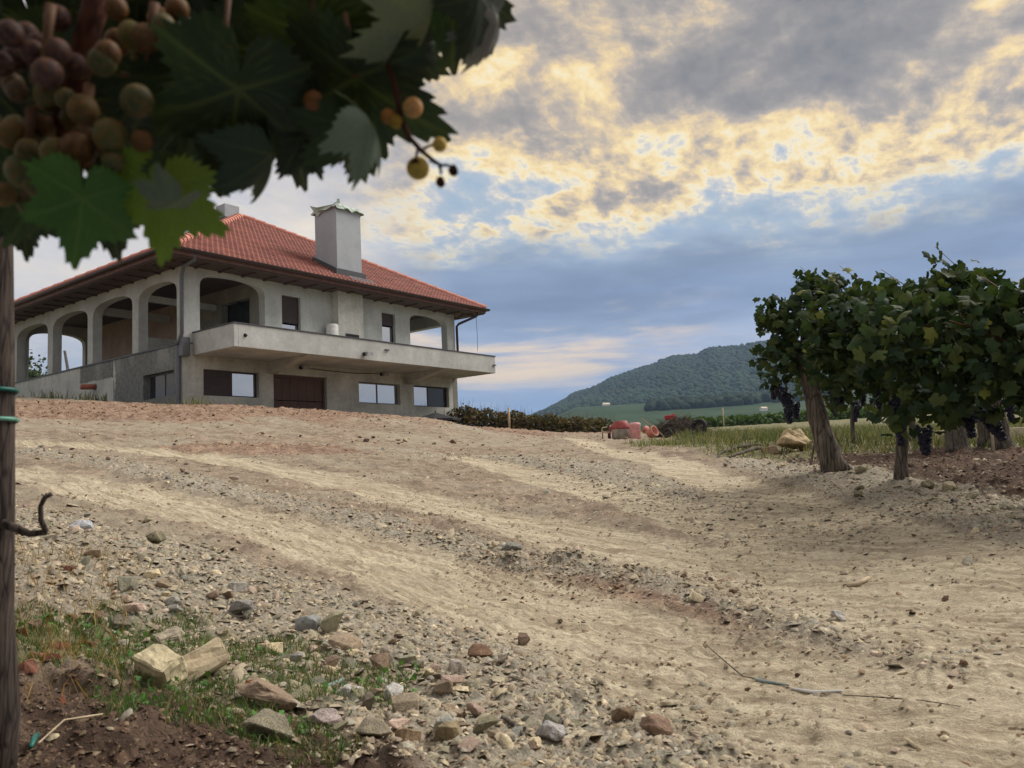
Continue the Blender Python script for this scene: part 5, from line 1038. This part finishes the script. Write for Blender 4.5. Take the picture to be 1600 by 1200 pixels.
for px, py, s, c in [(48, 1020, .058, lin(176, 106, 72)), (86, 1008, .055, lin(160, 92, 62)), (118, 966, .05, lin(184, 122, 86)), (136, 1000, .05, lin(150, 78, 50)), (38, 1056, .042, lin(172, 104, 74)), (76, 966, .042, lin(150, 84, 54)), (104, 912, .035, lin(132, 72, 56)), (70, 1030, .04, lin(128, 66, 44)), (388, 1074, .03, lin(166, 92, 54)), (30, 985, .04, lin(140, 74, 52)), (170, 930, .03, lin(140, 96, 66)), (92, 1098, .025, lin(160, 92, 60))]:
    c = tuple(np.array(c)*[.62, .84, 1.25]); p = gp(px, py); o = link('dry_leaf', DRY[rng.integers(3)], None, loc=(p[0], p[1], p[2]+s*.38), label=DL.pop(0), cat='fallen leaf', group='fallen leaves at the lower left', color=c); o.scale = (s, s, s); o.rotation_euler = (rng.normal()*.5, rng.normal()*.5, rng.random()*6.3)
# weeds at the wall foot
for (px, py, n, lab) in ((305, 634, 60, 'small weed tuft at the front corner of the house'), (148, 626, 80, 'weed tuft below the orange drain pipe'), (80, 623, 60, 'weed tuft at the foot of the left wall')):
    c0 = gp(px, py); P_ = c0[None]+rng.normal(size=(n, 3))*[.45, .2, 0]; P_[:, 2] = ground(P_[:, 0], P_[:, 1]); blades('weed_tuft', P_, rng.uniform(.12, .42, n), rng.uniform(.01, .02, n), tint(lin(112, 112, 72), n), .6, kind='stuff', label=lab)
# ------------------------------------------------------------------ the near vine, upper left
NL = [leaf_mesh('leaf', 120, 7, .19, c, w_, f, 20+s) for s, (c, w_, f) in enumerate([(.26, .08, .08), (.18, .10, .16), (.40, .09, .05), (.40, .12, .50)])]
for me in NL: me.materials.append(M['leaf_near'])
pb_ = at(-10, 700, 1.0); zg = gz1(pb_[0], pb_[1]); fv = empty('grapevine', (pb_[0], pb_[1], zg), 'near grapevine, dark leaves and ripening grapes, trunk at left edge', 'grapevine'); FO = np.array([pb_[0], pb_[1], zg])
def L_(p): return np.asarray(p)-FO
m = MB(); tp = [at(-12, 1260, 1.0), at(-10, 1120, 1.0), at(-8, 960, 1.0), at(-8, 820, 1.0), at(-6, 600, 1.0), at(-7, 400, 1.0), at(-8, 200, 1.0), at(0, 60, .98), at(10, -90, .95)]; m.tube([L_(p) for p in tp], [.024, .030, .021, .022, .0205, .0195, .019, .018, .017], 16); m.obj('trunk', M['bark_near'], fv, True)
m = MB(); m.tube([L_(at(4, 818, .985)), L_(at(22, 824, .985)), L_(at(46, 834, .985)), L_(at(72, 832, .985))], [.006, .0055, .0045, .0035], 8); m.tube([L_(at(72, 832, .985)), L_(at(64, 812, .985)), L_(at(63, 792, .985)), L_(at(70, 777, .985)), L_(at(80, 772, .985))], [.0035, .0032, .003, .003, .003], 8); m.obj('side_shoot', M['bark_near'], fv, True)
m = MB(); m.tube([L_(at(165, -40, .46)), L_(at(140, 40, .46)), L_(at(122, 110, .46)), L_(at(98, 190, .46)), L_(at(80, 230, .47))], [.0075, .007, .0068, .006, .004], 12); m.obj('cane', M['cane'], fv, True)
for q, pts in enumerate([[(190, 116), (225, 122), (262, 140), (350, 145)], [(40, 175), (75, 160), (100, 142)], [(358, -20), (352, 60), (360, 140)], [(540, 20), (548, 80), (556, 122)], [(300, 250), (275, 285), (250, 300)]]):
    m = MB(); m.tube([L_(at(a, b, .47)) for a, b in pts], .0016, 7); m.obj('leaf_stalk', M['cane_far'], fv, True)
def near_leaf(px, py, d, lpx, ang, tilt, roll, color, mesh=0):
    """stalk end at the given point; tip points along ang in the picture, tilted away by tilt and rolled about the tip"""
    p = at(px, py, d); a = R_(ang); t = RT*math.cos(a)+UP*math.sin(a); n = -ray(px, py); n /= np.linalg.norm(n); t = t-n*(t@n); t /= np.linalg.norm(t); x = np.cross(t, n)
    ti, ro = R_(tilt), R_(roll); t2 = t*math.cos(ti)-n*math.sin(ti); n2 = n*math.cos(ti)+t*math.sin(ti); x3 = x*math.cos(ro)+n2*math.sin(ro); n3 = np.cross(x3, t2); s = lpx/F*d
    o = link('leaf', NL[mesh], None, fv); q = L_(p); A = np.stack([x3*s, t2*s, n3*s], -1)
    o.matrix_local = Matrix(((A[0, 0], A[0, 1], A[0, 2], q[0]), (A[1, 0], A[1, 1], A[1, 2], q[1]), (A[2, 0], A[2, 1], A[2, 2], q[2]), (0, 0, 0, 1))); o.color = tuple(color)+(1,); return o
DG = np.array(lin(34, 46, 26)); MG = np.array(lin(50, 68, 36)); YG = np.array(lin(108, 130, 42)); BG = np.array(lin(62, 98, 40)); PG = np.array(lin(120, 136, 118)); DK = np.array(lin(28, 36, 24))
near_leaf(372, 140, .44, 178, -97, 14, 6, DG, 0)
near_leaf(300, 180, .50, 130, -130, 10, -20, DG, 1); near_leaf(440, 170, .52, 130, -70, 10, 20, DG, 0)
near_leaf(556, 122, .47, 176, -86, 18, -25, DG, 1)
near_leaf(424, 240, .46, 108, -84, 30, 48, lin(46, 62, 44), 3); near_leaf(470, 215, .48, 80, -60, 25, 30, DG, 1)
near_leaf(128, 310, .42, 112, -96, 10, 5, BG, 0); near_leaf(60, 300, .47, 108, -120, 15, 10, MG, 1)
near_leaf(252, 298, .44, 120, -90, 8, -8, YG, 1); near_leaf(272, 318, .42, 62, 215, 35, 40, lin(96, 104, 92), 3); near_leaf(285, 270, .45, 85, -75, 30, 40, MG, 2)
near_leaf(578, 188, .45, 98, -54, 30, 66, lin(104, 118, 104), 3); near_leaf(560, 200, .47, 104, -80, 20, 35, lin(50, 64, 30), 3)
near_leaf(706, -30, .47, 140, -88, 10, 8, DG, 0); near_leaf(640, 10, .5, 120, -70, 20, 20, MG, 1); near_leaf(778, 30, .48, 88, -72, 45, 60, lin(128, 122, 118), 3); near_leaf(750, -10, .46, 110, -60, 25, 40, DG, 2)
near_leaf(672, 34, .46, 134, -104, 20, 68, lin(108, 112, 90), 3); near_leaf(620, 60, .5, 120, -100, 15, 15, DG, 2)
near_leaf(500, 90, .56, 130, -110, 10, -30, lin(60, 44, 22), 0); near_leaf(520, 120, .54, 60, -80, 20, 10, lin(120, 84, 36), 1)
near_leaf(690, 0, .52, 80, -30, 30, 0, MG, 1)
for a in [(230, 120, .52, 120, -120, 10, 15, 1), (180, 200, .55, 110, -100, 15, -15, 2), (420, 90, .53, 150, -80, 12, 10, 0), (470, 140, .50, 120, -100, 20, -10, 2), (330, 60, .56, 140, -95, 10, 20, 1), (600, 40, .52, 130, -95, 15, -10, 0), (650, -20, .54, 130, -100, 12, 12, 1), (500, 60, .48, 150, -75, 16, -12, 1), (300, 120, .47, 125, -60, 20, 20, 2), (520, 180, .5, 90, -120, 20, 10, 1), (30, 330, .50, 80, -80, 10, 0, 1), (160, 320, .46, 95, -70, 15, 15, 0)]: near_leaf(*a[:7], DG*1.1, a[7])
rl = np.random.default_rng(5); k = 0
while k < 84:
    px = rl.uniform(-60, 760); py = rl.uniform(-190, 230); lim = 215 if px < 300 else (130 if px < 640 else -35)
    if py > lim-40: continue
    d = rl.uniform(.52, .95); near_leaf(px, py, d, rl.uniform(95, 135)*.5/d*1.25, -90+rl.normal()*40, 15+rl.normal()*18, rl.normal()*25, [DG, DK, MG, DG][rl.integers(4)]*rl.uniform(.8, 1.15), int(rl.integers(3))); k += 1
q = 0
while q < 170:                                  # unseen canopy added above and behind the frame to shade the near vine
    p = np.array([rl.uniform(-1.5, .45), rl.uniform(-.9, 1.25), rl.uniform(.10, 1.0)])
    if p[1] > .12 and (p[2] < .62*p[1]+.12 or (p[0] > -.02-.1*p[1] and p[1] > .75)): continue
    if p[1] <= .12 and p[2] < .25 and p[0] > -.5: continue
    q += 1; o = link('leaf', NL[int(rl.integers(3))], None, fv); o.location = tuple(L_(p)); s = rl.uniform(.055, .085); o.scale = (s, s, s); o.rotation_euler = (rl.normal()*.6, rl.normal()*.6, rl.random()*6.3); o.color = tuple(DG)+(1,)
n = 2600; p = np.stack([rl.uniform(-2.6, 1.7, n), rl.uniform(-2.4, -.15, n), rl.uniform(-.25, 1.1, n)], -1)  # unseen foliage behind the camera, added to block skylight on the near vine
p = p[(np.linalg.norm(p, axis=1) > .30) & ~((p[:, 1] > -.05) & (p[:, 2] < .34) & (p[:, 0] > -.32))]; n = len(p)
leaf_mass('leaf_mass', p-FO, rl.uniform(.05, .08, n), np.array(lin(44, 60, 34))[None]*rl.uniform(.7, 1.2, (n, 1)), fv, .6, kind='stuff')
# grapes
bm = bmesh.new(); bmesh.ops.create_uvsphere(bm, u_segments=20, v_segments=14, radius=1.0); berry_me = bpy.data.meshes.new('berry'); bm.to_mesh(berry_me); bm.free(); berry_me.polygons.foreach_set('use_smooth', np.ones(len(berry_me.polygons), bool)); berry_me.materials.append(M['berry'])
def bunch(cx, cy, d, pts, n, w, h, seed, cols):
    g = np.random.default_rng(seed); m = MB(); c = L_(at(cx, cy, d)); top = L_(at(cx+10, cy-h*1.1, d)); m.tube([top, c*.5+top*.5, c, L_(at(cx-4, cy+h*.7, d))], [.003, .0025, .002, .001], 6); b = m.obj('grape_bunch', M['cane_far'], fv, True)
    ps = [(x, y, r, 0.) for x, y, r in pts]; tries = 0
    while len(ps) < n and tries < 4000:
        tries += 1; x = cx+g.normal()*w*.55; y = cy+g.normal()*h*.5; r = g.uniform(16, 22); z = abs(g.normal())*.02
        if abs(x-cx) > w or abs(y-cy) > h: continue
        if all(math.hypot(x-a, y-b_) > (r+c_)*.80 or abs(z-e) > .015 for a, b_, c_, e in ps): ps.append((x, y, r, z))
    for x, y, r, z in ps:
        dd = d+z; o = link('berry', berry_me, None, b); o.location = tuple(L_(at(x, y, dd))); s = r/F*d; o.scale = (s, s, s*1.06); o.color = tuple(np.array(cols[g.integers(len(cols))])*g.uniform(.85, 1.15))+(1,); o.rotation_euler = (g.random()*.4, g.random()*.4, g.random()*6)
GC = [lin(88, 84, 42), lin(98, 80, 40), lin(74, 78, 44), lin(94, 68, 38), lin(82, 82, 50)]
bunch(130, 225, .43, [(214, 158, 25), (130, 172, 23), (172, 212, 26), (122, 234, 26), (88, 240, 24), (160, 96, 22), (168, 84, 20)], 22, 95, 85, 1, [tuple(np.array(q_)*.85) for q_ in GC])
bunch(40, 250, .44, [(18, 210, 22), (36, 268, 26), (60, 285, 22)], 14, 55, 75, 2, GC)
bunch(70, 90, .43, [(74, 114, 23)], 15, 75, 75, 3, [lin(72, 62, 42), lin(66, 46, 46), lin(76, 56, 52), lin(88, 86, 50), lin(58, 42, 42)])
bunch(232, 60, .45, [(255, 40, 18), (228, 60, 22), (205, 55, 20)], 12, 55, 50, 4, GC)
sb_ = [(606, 100), (618, 140), (626, 185), (640, 215), (658, 235), (676, 250), (688, 258)]
m = MB(); m.tube([L_(at(a, b, .46)) for a, b in sb_], [.0016, .0018, .0018, .0016, .0014, .0012, .001], 7); m.tube([L_(at(658, 235, .46)), L_(at(670, 228, .46)), L_(at(680, 226, .46))], .0008, 6); m.tube([L_(at(653, 232, .46)), L_(at(650, 246, .46))], .0009, 6); m.tube([L_(at(688, 258, .46)), L_(at(700, 258, .46)), L_(at(706, 262, .46))], .0008, 6); m.tube([L_(at(688, 258, .46)), L_(at(689, 272, .46))], .0008, 6)
for q in range(14): a = sb_[1+q % 5]; m.tube([L_(at(a[0]+q*1.1, a[1]+q*1.5, .46)), L_(at(a[0]+q*1.1+rl.uniform(-6, 6), a[1]+q*1.5-3, .46))], .0006, 4)
gb = m.obj('grape_bunch', M['cane'], fv, True)
for x, y, r, c in [(653, 263, 18, lin(172, 146, 62)), (687, 226, 11.5, lin(186, 158, 74)), (645, 168, 16, lin(188, 140, 84)), (619, 190, 11, lin(150, 122, 40)), (606, 182, 12, lin(150, 100, 44)), (490, 158, 16, lin(120, 78, 40))]:
    o = link('berry', berry_me, None, gb); o.location = tuple(L_(at(x, y, .46))); s = r/F*.46; o.scale = (s, s, s); o.color = tuple(c)+(1,)
rz_me = hull_mesh('shrivelled_berry', 77, 14, (1, .8, 1.1), 1, .5); rz_me.materials.append(M['cane'])
for x, y, r in ((689, 284, 9), (709, 266, 9.5), (650, 254, 8.5)): o = link('shrivelled_berry', rz_me, None, gb); o.location = tuple(L_(at(x, y, .455))); s = r/F*.46; o.scale = (s, s, s)
for y, mt, lab in ((612, 'teal', 'dark teal plastic tie around the near vine trunk, upper of two'), (658, 'teal_pale', 'pale green plastic tie around the near vine trunk, lower of two')):
    c = at(-6, y, 1.0); m = MB(); n = 18; pts = [RT*math.cos(2*math.pi*k/n)*.0225+FW*math.sin(2*math.pi*k/n)*.0225+UP*.004*math.cos(2*math.pi*k/n+1) for k in range(n+1)]; m.tube(pts, .0028, 6, False); m.obj('plant_tie', M[mt], None, True, loc=tuple(c), label=lab, cat='plant tie')
m = MB(); wa = at(-60, 210, .60); wbp = at(700, -120, .60); m.tube([at(-60, 222, .6), at(45, 170, .6), at(190, 106, .6), at(430, 0, .6), at(620, -90, .6)], .0024, 8); m.obj('trellis_wire', M['wire'], None, True, label='dark trellis wire running up right through the near vine leaves', cat='wire')
# ------------------------------------------------------------------ thin evening haze
m = MB(); m.box(-2700, 2700, -700, 3000, -8, 290); hz = m.mesh('haze')
hm = bpy.data.materials.new('haze'); hm.use_nodes = True; hm.node_tree.nodes.clear(); t = NT(hm.node_tree); out = t.new('ShaderNodeOutputMaterial'); pv = t.new('ShaderNodeVolumePrincipled')
pv.inputs['Color'].default_value = lin(176, 204, 240)+(1,); pv.inputs['Density'].default_value = .00019; pv.inputs['Anisotropy'].default_value = 0.
t.l.new(pv.outputs[0], out.inputs['Volume']); link('haze', hz, hm, kind='stuff')
